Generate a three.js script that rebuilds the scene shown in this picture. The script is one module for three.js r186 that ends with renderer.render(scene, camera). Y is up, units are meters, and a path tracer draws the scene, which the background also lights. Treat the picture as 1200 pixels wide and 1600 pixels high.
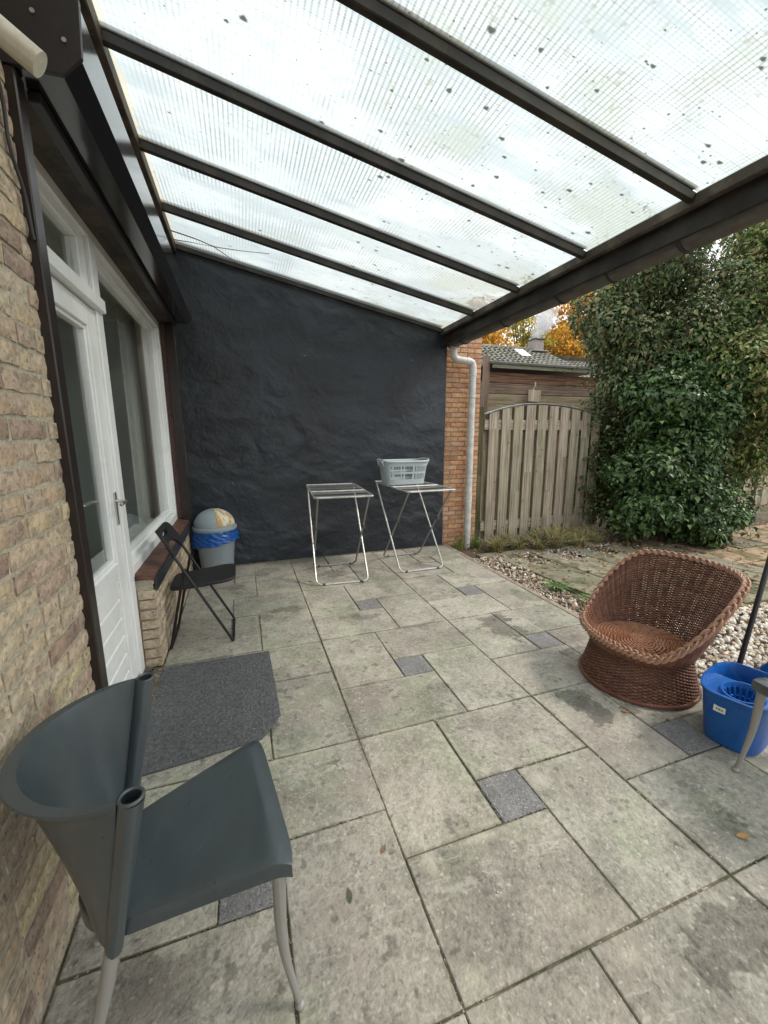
import * as THREE from 'three';
import { mergeGeometries, toCreasedNormals } from 'three/addons/utils/BufferGeometryUtils.js';

// ---------- camera, sky, sun, exposure ----------
const scene = new THREE.Scene();
const camera = new THREE.PerspectiveCamera(103.0, 768 / 1024, 0.02, 400);
camera.position.set(-0.441, 1.432, 0.6736);
camera.rotation.set(-0.1859, -0.3299, -0.0021, 'YXZ');
const renderer = new THREE.WebGLRenderer({ antialias: true });
renderer.setSize(768, 1024);
renderer.toneMapping = THREE.LinearToneMapping;
renderer.toneMappingExposure = 1.6;
renderer.shadowMap.enabled = true;

// seeded noise helpers
function rng(seed) { let a = seed >>> 0; return () => { a = (a + 0x6D2B79F5) | 0; let t = Math.imul(a ^ (a >>> 15), 1 | a); t = (t + Math.imul(t ^ (t >>> 7), 61 | t)) ^ t; return ((t ^ (t >>> 14)) >>> 0) / 4294967296; }; }
const hash2 = (x, y, s) => { let h = Math.imul(x, 374761393) + Math.imul(y, 668265263) + Math.imul(s, 974634777) | 0; h = Math.imul(h ^ (h >>> 13), 1274126177); return ((h ^ (h >>> 16)) >>> 0) / 4294967296; };
const mod = (a, n) => ((a % n) + n) % n;
const PM = new Uint16Array(8192), PF = new Float32Array(4096);
{ const r = rng(4242); for (let i = 0; i < 4096; i++) { PM[i] = i; PF[i] = r(); } for (let i = 4095; i > 0; i--) { const j = Math.floor(r() * (i + 1)), t = PM[i]; PM[i] = PM[j]; PM[j] = t; } for (let i = 0; i < 4096; i++) PM[i + 4096] = PM[i]; }
function vn(x, y, s, p) {                                   // value noise, periodic in p cells when p is given
  const xi = Math.floor(x), yi = Math.floor(y); let fx = x - xi, fy = y - yi; fx = fx * fx * (3 - 2 * fx); fy = fy * fy * (3 - 2 * fy);
  const X0 = p ? mod(xi, p) : xi, X1 = p ? mod(xi + 1, p) : xi + 1, Y0 = p ? mod(yi, p) : yi, Y1 = p ? mod(yi + 1, p) : yi + 1;
  const S = s * 131, h0 = PM[(X0 + S) & 4095], h1 = PM[(X1 + S) & 4095], y0 = Y0 & 4095, y1 = Y1 & 4095;
  const a = PF[PM[h0 + y0]], b = PF[PM[h1 + y0]], c = PF[PM[h0 + y1]], d = PF[PM[h1 + y1]];
  return a + (b - a) * fx + (c - a) * fy + (a - b - c + d) * fx * fy;
}
function fbm(x, y, s, oct = 4, p = 0) { let v = 0, a = 0.5, n = 0, f = 1; for (let i = 0; i < oct; i++) { v += a * vn(x * f, y * f, s + i * 17, p ? p * f : 0); n += a; a *= 0.5; f *= 2; } return v / n; }
const clamp = (x, a = 0, b = 1) => Math.min(b, Math.max(a, x));
const sstep = (a, b, x) => { const t = clamp((x - a) / (b - a)); return t * t * (3 - 2 * t); };
const lerp = (a, b, t) => a + (b - a) * t;
const mix3 = (a, b, t) => [lerp(a[0], b[0], t), lerp(a[1], b[1], t), lerp(a[2], b[2], t)];

// overcast sky: one even layer of cloud with soft blue-grey thinner patches all round
{
  const W = 1024, H = 512, d = new Float32Array(W * H * 4);
  for (let j = 0; j < H; j++) for (let i = 0; i < W; i++) {
    const el = ((j + 0.5) / H - 0.5) * Math.PI, az = (i + 0.5) / W * 2 * Math.PI;
    const cx = Math.cos(az) * Math.cos(el), cz = Math.sin(az) * Math.cos(el), cy = Math.sin(el);
    const k = 1.6 / (Math.abs(cy) + 0.35);
    const n = fbm(cx * k * 1.5 + 7.3, cz * k * 1.5 + 3.1, 5, 5), n2 = fbm(cx * k * 4 + 1.3, cz * k * 4 + 9.1, 6, 4);
    const t = clamp(sstep(0.34, 0.62, n) * 0.85 + 0.15 * n2);
    const c = mix3([0.92, 0.99, 1.04], [1.09, 1.105, 1.11], t);
    const g = 0.97 + 0.1 * Math.max(0, cy);
    const o = (j * W + i) * 4; d[o] = c[0] * g; d[o + 1] = c[1] * g; d[o + 2] = c[2] * g; d[o + 3] = 1;
  }
  const t = new THREE.DataTexture(d, W, H, THREE.RGBAFormat, THREE.FloatType);
  t.mapping = THREE.EquirectangularReflectionMapping; t.magFilter = THREE.LinearFilter; t.minFilter = THREE.LinearFilter; t.wrapS = THREE.RepeatWrapping; t.needsUpdate = true;
  scene.background = t; scene.environment = t;
}
const sun = new THREE.DirectionalLight(0xfff3e2, 1.5);
sun.position.set(11.5, 11, 1.5); sun.target.position.set(0.5, 0, -2);
sun.castShadow = true; sun.shadow.radius = 22; sun.shadow.mapSize.set(2048, 2048);
Object.assign(sun.shadow.camera, { left: -8, right: 8, top: 8, bottom: -8, near: 1, far: 60 });
scene.add(sun, sun.target);

// ---------- builders ----------
const taken = {};
const numbered = (n) => { const k = taken[n] = (taken[n] ?? -1) + 1; return k ? n + '_' + String(k).padStart(3, '0') : n; };
function thing(name, label, category, pos = [0, 0, 0], turn = 0, group) {
  const o = new THREE.Group(); o.name = numbered(name); o.position.set(...pos); o.rotation.y = turn;
  o.userData = { label, category }; if (group) o.userData.group = group; scene.add(o); return o;
}
function mesh(name, geo, mat, parent) { const m = new THREE.Mesh(geo, mat); m.name = name; m.castShadow = m.receiveShadow = true; (parent ?? scene).add(m); return m; }
function single(name, geo, mat, label, category, group) { const m = mesh(numbered(name), geo, mat); m.userData = { label, category }; if (group) m.userData.group = group; return m; }
function structure(name, geo, mat) { const m = mesh(numbered(name), geo, mat); m.userData = { kind: 'structure' }; return m; }
function copy(o, label, pos, turn) { const c = o.clone(); c.name = numbered(o.name.replace(/_\d{3}$/, '')); c.userData = { ...o.userData, label }; c.position.set(...pos); c.rotation.y = turn; scene.add(c); return c; }

function tex(W, H, fn, { metres, float = false, gray = false, wrap = true } = {}) {
  const d = float ? new Float32Array(W * H * 4) : new Uint8Array(W * H * 4);
  const enc = (x) => { x = clamp(x); return Math.round(255 * (x <= 0.0031308 ? 12.92 * x : 1.055 * Math.pow(x, 1 / 2.4) - 0.055)); };
  for (let j = 0; j < H; j++) for (let i = 0; i < W; i++) {
    const c = fn((i + 0.5) / W, (j + 0.5) / H), o = (j * W + i) * 4;
    if (gray) { const v = float ? c : Math.round(255 * clamp(c)); d[o] = d[o + 1] = d[o + 2] = v; d[o + 3] = float ? 1 : 255; }
    else { d[o] = enc(c[0]); d[o + 1] = enc(c[1]); d[o + 2] = enc(c[2]); d[o + 3] = 255; }
  }
  const t = new THREE.DataTexture(d, W, H, THREE.RGBAFormat, float ? THREE.FloatType : THREE.UnsignedByteType);
  t.wrapS = t.wrapT = wrap ? THREE.RepeatWrapping : THREE.ClampToEdgeWrapping; t.magFilter = THREE.LinearFilter; t.minFilter = THREE.LinearFilter;
  if (!gray) t.colorSpace = THREE.SRGBColorSpace;
  if (metres) t.repeat.set(1 / metres[0], 1 / metres[1]);
  t.needsUpdate = true; return t;
}
const lin = (r, g, b) => new THREE.Color().setRGB(r, g, b);
const std = (o) => new THREE.MeshStandardMaterial(o);
const phys = (o) => new THREE.MeshPhysicalMaterial(o);

// uv in metres by the side a face looks to
function boxUV(g, ou = 0, ov = 0) {
  g = g.index ? g.toNonIndexed() : g; g.computeVertexNormals();
  const p = g.attributes.position, n = g.attributes.normal, uv = new Float32Array(p.count * 2);
  for (let i = 0; i < p.count; i += 3) {
    let nx = 0, ny = 0, nz = 0; for (let k = 0; k < 3; k++) { nx += n.getX(i + k); ny += n.getY(i + k); nz += n.getZ(i + k); }
    nx = Math.abs(nx); ny = Math.abs(ny); nz = Math.abs(nz);
    for (let k = 0; k < 3; k++) {
      const x = p.getX(i + k), y = p.getY(i + k), z = p.getZ(i + k);
      const [u, v] = nz >= nx && nz >= ny ? [x, y] : nx >= ny ? [z, y] : [x, z];
      uv[(i + k) * 2] = u + ou; uv[(i + k) * 2 + 1] = v + ov;
    }
  }
  g.setAttribute('uv', new THREE.BufferAttribute(uv, 2)); return g;
}
// box with chamfered edges, 44 triangles
function cbox(w, h, d, c = 0.003, ou = 0, ov = 0, bend) {
  const V = [], X = w / 2, Y = h / 2, Z = d / 2;
  const P = (sx, sy, sz, ax) => [sx * (ax === 0 ? X : X - c), sy * (ax === 1 ? Y : Y - c), sz * (ax === 2 ? Z : Z - c)];
  const quad = (a, b, e, f) => V.push(...a, ...b, ...e, ...a, ...e, ...f);
  const tri = (a, b, e, flip) => flip ? V.push(...a, ...e, ...b) : V.push(...a, ...b, ...e);
  for (const s of [-1, 1]) {
    const o = s > 0 ? (a, b, e, f) => quad(a, b, e, f) : (a, b, e, f) => quad(a, f, e, b);
    o(P(s, -1, 1, 0), P(s, -1, -1, 0), P(s, 1, -1, 0), P(s, 1, 1, 0));
    o(P(-1, s, 1, 1), P(1, s, 1, 1), P(1, s, -1, 1), P(-1, s, -1, 1));
    o(P(-1, -1, s, 2), P(1, -1, s, 2), P(1, 1, s, 2), P(-1, 1, s, 2));
  }
  for (const a of [-1, 1]) for (const b of [-1, 1]) {
    const q = (p1, p2, p3, p4) => (a * b > 0 ? quad(p1, p2, p3, p4) : quad(p4, p3, p2, p1));
    q(P(a, b, 1, 0), P(a, b, -1, 0), P(a, b, -1, 1), P(a, b, 1, 1));
    q(P(a, 1, b, 2), P(a, -1, b, 2), P(a, -1, b, 0), P(a, 1, b, 0));
    q(P(1, a, b, 1), P(-1, a, b, 1), P(-1, a, b, 2), P(1, a, b, 2));
    for (const e of [-1, 1]) tri(P(a, b, e, 0), P(a, b, e, 1), P(a, b, e, 2), a * b * e < 0);
  }
  const g = new THREE.BufferGeometry(); g.setAttribute('position', new THREE.BufferAttribute(new Float32Array(V), 3));
  if (bend) { const p = g.attributes.position; for (let i = 0; i < p.count; i++) { const r = bend(p.getX(i), p.getY(i), p.getZ(i)); p.setXYZ(i, r[0], r[1], r[2]); } }
  return boxUV(g, ou, ov);
}
const shift = (g, x, y, z) => g.translate(x, y, z);
const join = (list) => mergeGeometries(list.map((g) => { const k = g.index ? g.toNonIndexed() : g; for (const n of Object.keys(k.attributes)) if (!['position', 'normal', 'uv', 'color'].includes(n)) k.deleteAttribute(n); return k; }));
const v3 = (x, y, z) => new THREE.Vector3(x, y, z);

// polyline with rounded corners
function rounded(pts, r, n = 5, closed = false) {
  const P = pts.map((p) => v3(...p)), out = [], N = P.length;
  for (let i = 0; i < N; i++) {
    if (!closed && (i === 0 || i === N - 1)) { out.push(P[i]); continue; }
    const a = P[mod(i - 1, N)], b = P[i], c = P[(i + 1) % N];
    const k = Math.min(r, a.distanceTo(b) * 0.49, b.distanceTo(c) * 0.49);
    const s = b.clone().add(a.clone().sub(b).setLength(k)), e = b.clone().add(c.clone().sub(b).setLength(k));
    for (let j = 0; j <= n; j++) { const t = j / n; out.push(s.clone().multiplyScalar((1 - t) * (1 - t)).add(b.clone().multiplyScalar(2 * t * (1 - t))).add(e.clone().multiplyScalar(t * t))); }
  }
  return out;
}
// round (or elliptic) section swept along points; rad is a number or a function of 0..1
function sweep(pts, rad, sides = 8, closed = false, flat = 1, caps = true) {
  const P = pts.map((p) => (p.isVector3 ? p : v3(...p))), N = P.length, pos = [], uv = [], idx = [];
  let nrm = null, len = 0; const T = [];
  for (let i = 0; i < N; i++) T.push((closed ? P[(i + 1) % N].clone().sub(P[mod(i - 1, N)]) : P[Math.min(N - 1, i + 1)].clone().sub(P[Math.max(0, i - 1)])).normalize());
  const rows = closed ? N + 1 : N;
  for (let i = 0; i < rows; i++) {
    const q = i % N, t = T[q];
    if (!nrm) { nrm = Math.abs(t.y) < 0.9 ? v3(0, 1, 0) : v3(1, 0, 0); nrm.sub(t.clone().multiplyScalar(nrm.dot(t))).normalize(); }
    else nrm.sub(t.clone().multiplyScalar(nrm.dot(t))).normalize();
    const b = t.clone().cross(nrm); if (i) len += P[q].distanceTo(P[mod(i - 1, N)]);
    const r = typeof rad === 'function' ? rad(i / (rows - 1)) : rad;
    for (let k = 0; k <= sides; k++) { const a = k / sides * Math.PI * 2, c = Math.cos(a) * r, s = Math.sin(a) * r * flat; pos.push(P[q].x + nrm.x * c + b.x * s, P[q].y + nrm.y * c + b.y * s, P[q].z + nrm.z * c + b.z * s); uv.push(k / sides * 2 * Math.PI * r, len); }
  }
  for (let i = 0; i < rows - 1; i++) for (let k = 0; k < sides; k++) { const a = i * (sides + 1) + k, b = a + sides + 1; idx.push(a, a + 1, b, b, a + 1, b + 1); }
  if (!closed && caps) for (const e of [0, rows - 1]) { const c = pos.length / 3, q = P[e]; pos.push(q.x, q.y, q.z); uv.push(0, 0); for (let k = 0; k < sides; k++) { const a = e * (sides + 1) + k; e ? idx.push(c, a, a + 1) : idx.push(c, a + 1, a); } }
  const g = new THREE.BufferGeometry(); g.setAttribute('position', new THREE.Float32BufferAttribute(pos, 3)); g.setAttribute('uv', new THREE.Float32BufferAttribute(uv, 2)); g.setIndex(idx); g.computeVertexNormals(); return g;
}
// grid surface from f(u, v) -> [x, y, z]
function sheet(nu, nv, f, uvf) {
  const pos = [], uv = [], idx = [];
  for (let j = 0; j <= nv; j++) for (let i = 0; i <= nu; i++) { const p = f(i / nu, j / nv); pos.push(...p); const q = uvf ? uvf(i / nu, j / nv, p) : [i / nu, j / nv]; uv.push(...q); }
  for (let j = 0; j < nv; j++) for (let i = 0; i < nu; i++) { const a = j * (nu + 1) + i, b = a + nu + 1; idx.push(a, a + 1, b, b, a + 1, b + 1); }
  const g = new THREE.BufferGeometry(); g.setAttribute('position', new THREE.Float32BufferAttribute(pos, 3)); g.setAttribute('uv', new THREE.Float32BufferAttribute(uv, 2)); g.setIndex(idx); g.computeVertexNormals(); return g;
}
function lathe(prof, seg = 40) { const g = new THREE.LatheGeometry(prof.map(([x, y]) => new THREE.Vector2(x, y)), seg); return g; }
function creased(g, a = 0.7) { return toCreasedNormals(g.index ? g.toNonIndexed() : g, a); }
// flat outline (x, z) with thickness, lying on y = 0
function slabShape(pts, h, bevel = 0.002) {
  const s = new THREE.Shape(pts.map(([x, z]) => new THREE.Vector2(x, -z)));
  const g = new THREE.ExtrudeGeometry(s, { depth: h - 2 * bevel, bevelEnabled: bevel > 0, bevelThickness: bevel, bevelSize: bevel, bevelSegments: 2, steps: 1 });
  g.rotateX(-Math.PI / 2); g.translate(0, bevel, 0); return g;
}
// ---------- materials ----------
const bumpGrain = tex(512, 512, (u, v) => 0.55 * fbm(u * 64, v * 64, 31, 3, 64) + 0.45 * fbm(u * 12, v * 12, 32, 3, 12), { metres: [0.6, 0.6], float: true, gray: true });
const bumpRough = tex(512, 512, (u, v) => { const a = fbm(u * 40, v * 40, 41, 4, 40), c = Math.abs(fbm(u * 20, v * 10, 42, 4, 20) * 2 - 1); return 0.55 * a + 0.45 * (1 - c); }, { metres: [0.35, 0.35], float: true, gray: true });
const bumpPlaster = tex(1024, 1024, (u, v) => { const w = fbm(u * 5, v * 5, 51, 3, 5), a = fbm(u * 8 + w * 2.5, v * 10 + w * 1.5, 52, 4), s = Math.abs(fbm(u * 11 + w * 3, v * 17, 53, 3) * 2 - 1), q = sstep(0.45, 0.65, fbm(u * 4, v * 4, 55, 2, 4)); return 0.75 * a + 0.16 * (1 - sstep(0, 0.4, s)) * q + 0.1 * fbm(u * 150, v * 150, 54, 2, 150); }, { metres: [3.5, 3.5], float: true, gray: true });

// paving: one map of the patio's stains, x -1.05..2.15, z -4.1..2.1
const PATIO = { x0: -1.05, w: 3.2, z0: -4.1, d: 6.2 };
const cells = [];
for (let cx = -1; cx < 2; cx++) for (let cv = -2; cv < 4; cv++) {
  const R = (a, b, c, d, small) => cells.push({ x0: cx + a, x1: cx + b, z0: -(cv + d), z1: -(cv + c), small });
  R(0, 0.4, 0.4, 1); R(0.4, 1, 0.6, 1); R(0.6, 1, 0, 0.6); R(0, 0.6, 0, 0.4); R(0.4, 0.6, 0.4, 0.6, true);
}
const cellAt = (x, z) => { const ix = Math.floor(x), iv = Math.floor(-z), a = x - ix, b = -z - iv; const k = a >= 0.4 && a < 0.6 && b >= 0.4 && b < 0.6 ? 4 : a < 0.4 && b >= 0.4 ? 0 : a >= 0.4 && b >= 0.6 ? 1 : a >= 0.6 ? 2 : 3; const r = [[0, 0.4, 0.4, 1], [0.4, 1, 0.6, 1], [0.6, 1, 0, 0.6], [0, 0.6, 0, 0.4], [0.4, 0.6, 0.4, 0.6]][k]; return [hash2(ix * 5 + k, iv, 77), hash2(ix * 5 + k, iv, 78), Math.min(a - r[0], r[1] - a, b - r[2], r[3] - b), hash2(ix * 5 + k, iv, 79)]; };
const damp = [[1.32, -1.78, 0.15, 0.2, 1], [1.23, -0.82, 0.09, 0.19, 1], [1.93, -2.2, 0.17, 0.16, 0.7], [1.42, -0.76, 0.07, 0.06, 0.8], [-0.2, -2.62, 0.16, 0.06, 0.8], [-0.33, -2.5, 0.06, 0.1, 0.5], [0.45, -2.27, 0.16, 0.05, 0.6], [0.3, -2.25, 0.1, 0.09, 0.4], [0.45, -3.35, 0.22, 0.1, 0.7], [0.85, 0.12, 0.16, 0.1, 0.75], [1.0, 0.3, 0.2, 0.12, 0.6], [1.2, -0.2, 0.05, 0.12, 0.5], [-0.7, -0.28, 0.2, 0.12, 0.5], [-0.55, 0.02, 0.1, 0.08, 0.6], [-0.3, -3.7, 0.2, 0.12, 0.5], [0.1, -3.95, 0.3, 0.08, 0.5], [1.6, -1.3, 0.12, 0.05, 0.7], [1.75, -3.6, 0.25, 0.25, 0.5], [-0.6, -3.3, 0.15, 0.1, 0.5]];
const pale = [[0.06, -0.045, 0.05, 0.035], [0.46, -0.635, 0.03, 0.02], [0.25, -0.69, 0.025, 0.02], [0.1, -0.61, 0.03, 0.03], [0.66, -0.52, 0.04, 0.04], [0.5, 0.05, 0.05, 0.03], [0.28, -0.38, 0.06, 0.02], [0.08, -0.36, 0.04, 0.05], [-0.1, -1.3, 0.05, 0.09], [-0.35, -1.05, 0.03, 0.02], [0.0, -0.5, 0.02, 0.15], [1.25, -1.3, 0.12, 0.03], [0.72, -2.05, 0.1, 0.04], [1.1, -2.9, 0.12, 0.05]];
const patioColour = (x, z) => {
  const [h1, h2, edge, h3] = cellAt(x, z);
  let c = mix3([0.365, 0.343, 0.294], [0.395, 0.364, 0.315], h1); c = mix3(c, [0.318, 0.315, 0.265], h2 * 0.55);
  const br = 0.82 + 0.28 * h3; c = c.map((q) => q * br);
  const n1 = fbm(x * 2.3, z * 2.3, 1, 4), n2 = fbm(x * 9, z * 9, 2, 4), n3 = fbm(x * 70, z * 70, 3, 3), n4 = fbm(x * 5 + 11, z * 5, 4, 4), n5 = vn(x * 330, z * 330, 5);
  const m = 1 + (n1 - 0.5) * 0.5 + (n2 - 0.5) * 0.6 + (n3 - 0.5) * 0.6 + (n5 - 0.5) * 0.3; c = c.map((q) => q * m);
  c = mix3(c, [c[0] * 0.84, c[1] * 0.93, c[2] * 0.8], sstep(0.5, 0.66, n4) * 0.65);                // algae film
  c = mix3(c, [0.33, 0.285, 0.25], sstep(0.54, 0.7, fbm(x * 4, z * 4 + 5, 9, 4)) * 0.4);           // brownish dirt film
  c = mix3(c, c.map((q) => q * 0.74), sstep(0.5, 0.7, fbm(x * 6.5 + 2, z * 6.5, 10, 5)) * 0.6);    // grey water stains
  const vein = Math.abs(fbm(x * 6 + n2 * 1.4, z * 11 + n1, 12, 4) * 2 - 1); c = mix3(c, [0.52, 0.5, 0.43], (1 - sstep(0.0, 0.06, vein)) * 0.42 * sstep(0.46, 0.6, n1 + 0.18 * h1));
  const sp = fbm(x * 30, z * 30, 14, 3), sp2 = fbm(x * 110, z * 110, 15, 2);
  c = mix3(c, c.map((q) => q * 0.55), sstep(0.66, 0.8, sp) * sstep(0.4, 0.58, n1 + 0.12 * h2) * 0.85);
  c = mix3(c, c.map((q) => q * 0.55), sstep(0.7, 0.82, sp2) * 0.6);
  c = mix3(c, [0.56, 0.54, 0.47], sstep(0.74, 0.86, fbm(x * 80 + 4, z * 80, 16, 2)) * 0.55);
  const eg = edge + (n2 - 0.5) * 0.03; c = mix3(c, [0.46, 0.44, 0.37], (1 - sstep(0.005, 0.035, eg)) * 0.35 * sstep(0.45, 0.55, n4));
  c = mix3(c, [0.15, 0.14, 0.105], (1 - sstep(0.002, 0.014, eg + (n3 - 0.5) * 0.016)) * 0.45);
  for (const [px, pz, rx, rz, k] of damp) { const ax = (x - px) / rx, az = (z - pz) / rz; if (ax * ax + az * az > 4) continue; const dd = Math.hypot(ax, az) + (n2 - 0.5) * 1.5 + (n3 - 0.5) * 0.5; c = mix3(c, [c[0] * 0.52, c[1] * 0.52, c[2] * 0.51], (1 - sstep(0.86, 1.0, dd)) * k * 0.9); }
  for (const [px, pz, rx, rz] of pale) { const ax = (x - px) / rx, az = (z - pz) / rz; if (ax * ax + az * az > 4) continue; const dd = Math.hypot(ax, az) + (n2 - 0.5) * 1.6 + (n3 - 0.5) * 0.9; c = mix3(c, [0.56, 0.53, 0.44], (1 - sstep(0.1, 1.0, dd + (n5 - 0.5) * 0.8)) * 0.45); }
  if (x > 1.6 && x < 2 && z > -2.0 && z < -1.4) c = c.map((q) => q * 0.8);
  const sl = Math.hypot((x + 0.211) / 0.011, (z + 0.348 + (x + 0.211) * 0.5) / 0.024) + (n3 - 0.5) * 0.4; if (sl < 1.1) c = mix3(c, [0.1, 0.1, 0.075], 1 - sstep(0.8, 1.05, sl));
  return c;
};
// three sheets of it: far rows, rows around the camera's feet, rows behind
const SHEETS = [[-4.1, 2.1, 1200, 780], [-2.02, 3.04, 1600, 1520], [0.98, 1.12, 800, 280]].map(([z0, d, W, H]) => ({ z0, d, map: tex(W, H, (u, v) => patioColour(PATIO.x0 + u * PATIO.w, z0 + v * d), { wrap: false }) }));
const M = {};
M.slabs = SHEETS.map((q) => { const b = bumpGrain.clone(); b.repeat.set(PATIO.w / 0.6, q.d / 0.6); b.needsUpdate = true; return std({ map: q.map, bumpMap: b, bumpScale: 0.005, roughness: 0.86 }); });
const aggMap = tex(512, 512, (u, v) => { const a = vn(u * 64, v * 64, 61, 64), b = vn(u * 110, v * 110, 62, 110), c = fbm(u * 8, v * 8, 63, 3, 8); let k = 0.195 + 0.09 * (c - 0.5); if (a > 0.62) k += 0.1 * (a - 0.5); if (b > 0.82) k += 0.14; if (b < 0.2) k *= 0.6; return [k, k * 0.99, k * 1.0]; }, { metres: [0.5, 0.5] });
M.aggregate = std({ map: aggMap, bumpMap: bumpRough, bumpScale: 0.004, roughness: 0.8 });
const soilMap = tex(512, 512, (u, v) => { const a = fbm(u * 14, v * 14, 71, 5, 14), b = fbm(u * 80, v * 80, 72, 2, 80); let c = mix3([0.075, 0.055, 0.036], [0.2, 0.15, 0.1], a); c = mix3(c, [0.3, 0.25, 0.17], sstep(0.72, 0.8, b) * 0.8); return mix3(c, [0.06, 0.075, 0.03], sstep(0.55, 0.7, fbm(u * 6, v * 6, 73, 4, 6)) * 0.6); }, { metres: [1.3, 1.3] });
M.soil = std({ map: soilMap, bumpMap: bumpRough, bumpScale: 0.02, roughness: 0.95 });
const jointMap = tex(512, 512, (u, v) => { const a = fbm(u * 20, v * 20, 74, 4, 20), b = vn(u * 100, v * 100, 75, 100); let c = mix3([0.07, 0.06, 0.043], [0.24, 0.205, 0.15], a); if (b > 0.82) c = [0.4, 0.36, 0.28]; return mix3(c, [0.05, 0.07, 0.025], sstep(0.58, 0.68, fbm(u * 7, v * 7, 76, 3, 7)) * 0.7); }, { metres: [0.8, 0.8] });
M.joint = std({ map: jointMap, bumpMap: bumpRough, bumpScale: 0.006, roughness: 0.95 });
// bricks
const brickMap = tex(512, 512, (u, v) => { const a = fbm(u * 10, v * 16, 81, 5, 0), b = fbm(u * 60, v * 60, 82, 3, 60), c = fbm(u * 24, v * 40, 83, 3, 0); let k = 0.8 + 0.45 * (a - 0.5) + 0.5 * (b - 0.5); k *= 1 - 0.3 * sstep(0.6, 0.72, c); k *= 1 - 0.45 * sstep(0.72, 0.82, fbm(u * 110, v * 110, 85, 2, 110)); const y = sstep(0.55, 0.75, fbm(u * 7 + 3, v * 9, 84, 3)); return [k, k * lerp(1, 0.96, y), k * lerp(1, 0.88, y)]; }, { metres: [0.9, 0.9] });
const brickTone = (list, rough = 0.92, bs = 0.005) => list.map(([r, g, b]) => std({ color: lin(r * 1.57, g * 1.6, b * 1.6), map: brickMap, bumpMap: bumpRough, bumpScale: bs, roughness: rough }));
M.houseBricks = brickTone([[0.375, 0.295, 0.212], [0.36, 0.275, 0.2], [0.395, 0.32, 0.23], [0.34, 0.255, 0.19], [0.38, 0.3, 0.213], [0.40, 0.325, 0.205], [0.315, 0.23, 0.175], [0.365, 0.295, 0.222], [0.35, 0.27, 0.205], [0.25, 0.18, 0.14]]);
M.houseMortar = std({ map: tex(512, 512, (u, v) => { const a = fbm(u * 12, v * 12, 91, 4, 12), b = fbm(u * 90, v * 90, 92, 2, 90); const k = 0.72 + 0.35 * (a - 0.5) + 0.3 * (b - 0.5); return [0.58 * k, 0.52 * k, 0.405 * k]; }, { metres: [0.7, 0.7] }), bumpMap: bumpRough, bumpScale: 0.006, roughness: 0.95 });
M.pierBricks = brickTone([[0.43, 0.23, 0.125], [0.40, 0.205, 0.115], [0.46, 0.26, 0.145], [0.375, 0.195, 0.11], [0.43, 0.245, 0.14], [0.34, 0.18, 0.11], [0.41, 0.25, 0.165]], 0.88, 0.003);
M.pierMortar = std({ color: lin(0.36, 0.31, 0.24), map: brickMap, bumpMap: bumpRough, bumpScale: 0.004, roughness: 0.95 });
M.plasterBlack = std({ map: tex(512, 512, (u, v) => { const a = fbm(u * 7, v * 7, 101, 5, 7), b = vn(u * 128, v * 128, 102, 128); let k = 0.8 + 1.0 * (a - 0.5); let c = [0.0225 * k, 0.0295 * k, 0.0395 * k]; if (b > 0.978) c = [0.13, 0.135, 0.14]; return c; }, { metres: [3.4, 3.4] }), bumpMap: bumpPlaster, bumpScale: 0.02, roughness: 0.4 });
// paint, metal and plastic
const wearMap = (c0, c1, s, k = 0.5, sc = 1.1) => tex(256, 256, (u, v) => { const a = fbm(u * 7, v * 7, s, 4, 7), b = fbm(u * 50, v * 50, s + 3, 2, 50); return mix3(c0, c1, clamp(0.5 + (a - 0.5) * 1.6 * k * 2 + (b - 0.5) * k)); }, { metres: [sc, sc] });
M.white = std({ map: wearMap([0.74, 0.75, 0.73], [0.87, 0.88, 0.88], 111, 0.45), roughness: 0.35 });
M.cream = std({ map: wearMap([0.55, 0.51, 0.41], [0.68, 0.65, 0.54], 112, 0.6, 0.3), roughness: 0.5 });
M.shutter = phys({ color: lin(0.012, 0.009, 0.010), roughness: 0.16, clearcoat: 0.6, clearcoatRoughness: 0.08 });
M.shutterMatt = std({ color: lin(0.021, 0.016, 0.016), roughness: 0.42, bumpMap: bumpGrain, bumpScale: 0.0006 });
M.rail = std({ color: lin(0.024, 0.016, 0.015), roughness: 0.3 });
M.steel = std({ color: lin(0.62, 0.6, 0.57), metalness: 1, roughness: 0.32 });
M.rafter = std({ map: wearMap([0.012, 0.0095, 0.007], [0.034, 0.027, 0.02], 113, 0.8, 0.7), roughness: 0.5 });
M.plate = std({ map: wearMap([0.02, 0.015, 0.01], [0.075, 0.052, 0.032], 114, 0.9, 0.6), roughness: 0.6 });
M.eave = std({ map: wearMap([0.07, 0.058, 0.045], [0.16, 0.135, 0.11], 115, 0.8, 0.9), roughness: 0.7 });
M.gutter = std({ map: wearMap([0.085, 0.083, 0.08], [0.14, 0.135, 0.125], 116, 0.6, 0.8), roughness: 0.55 });
M.pvc = std({ map: wearMap([0.50, 0.51, 0.49], [0.66, 0.67, 0.65], 117, 0.6, 0.5), roughness: 0.42 });
M.clear = phys({ color: lin(0.97, 0.985, 0.98), transmission: 1, thickness: 0, roughness: 0.0, ior: 1.5 });
M.room = std({ color: lin(0.62, 0.66, 0.60), roughness: 0.9, bumpMap: bumpGrain, bumpScale: 0.001 });
M.roomFloor = std({ color: lin(0.22, 0.17, 0.12), roughness: 0.5, bumpMap: bumpGrain, bumpScale: 0.001 });
M.sillTile = brickTone([[0.105, 0.047, 0.034], [0.088, 0.04, 0.03], [0.118, 0.055, 0.039]], 0.5, 0.002);
M.blackTrim = std({ color: lin(0.028, 0.028, 0.03), roughness: 0.4 });
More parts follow.
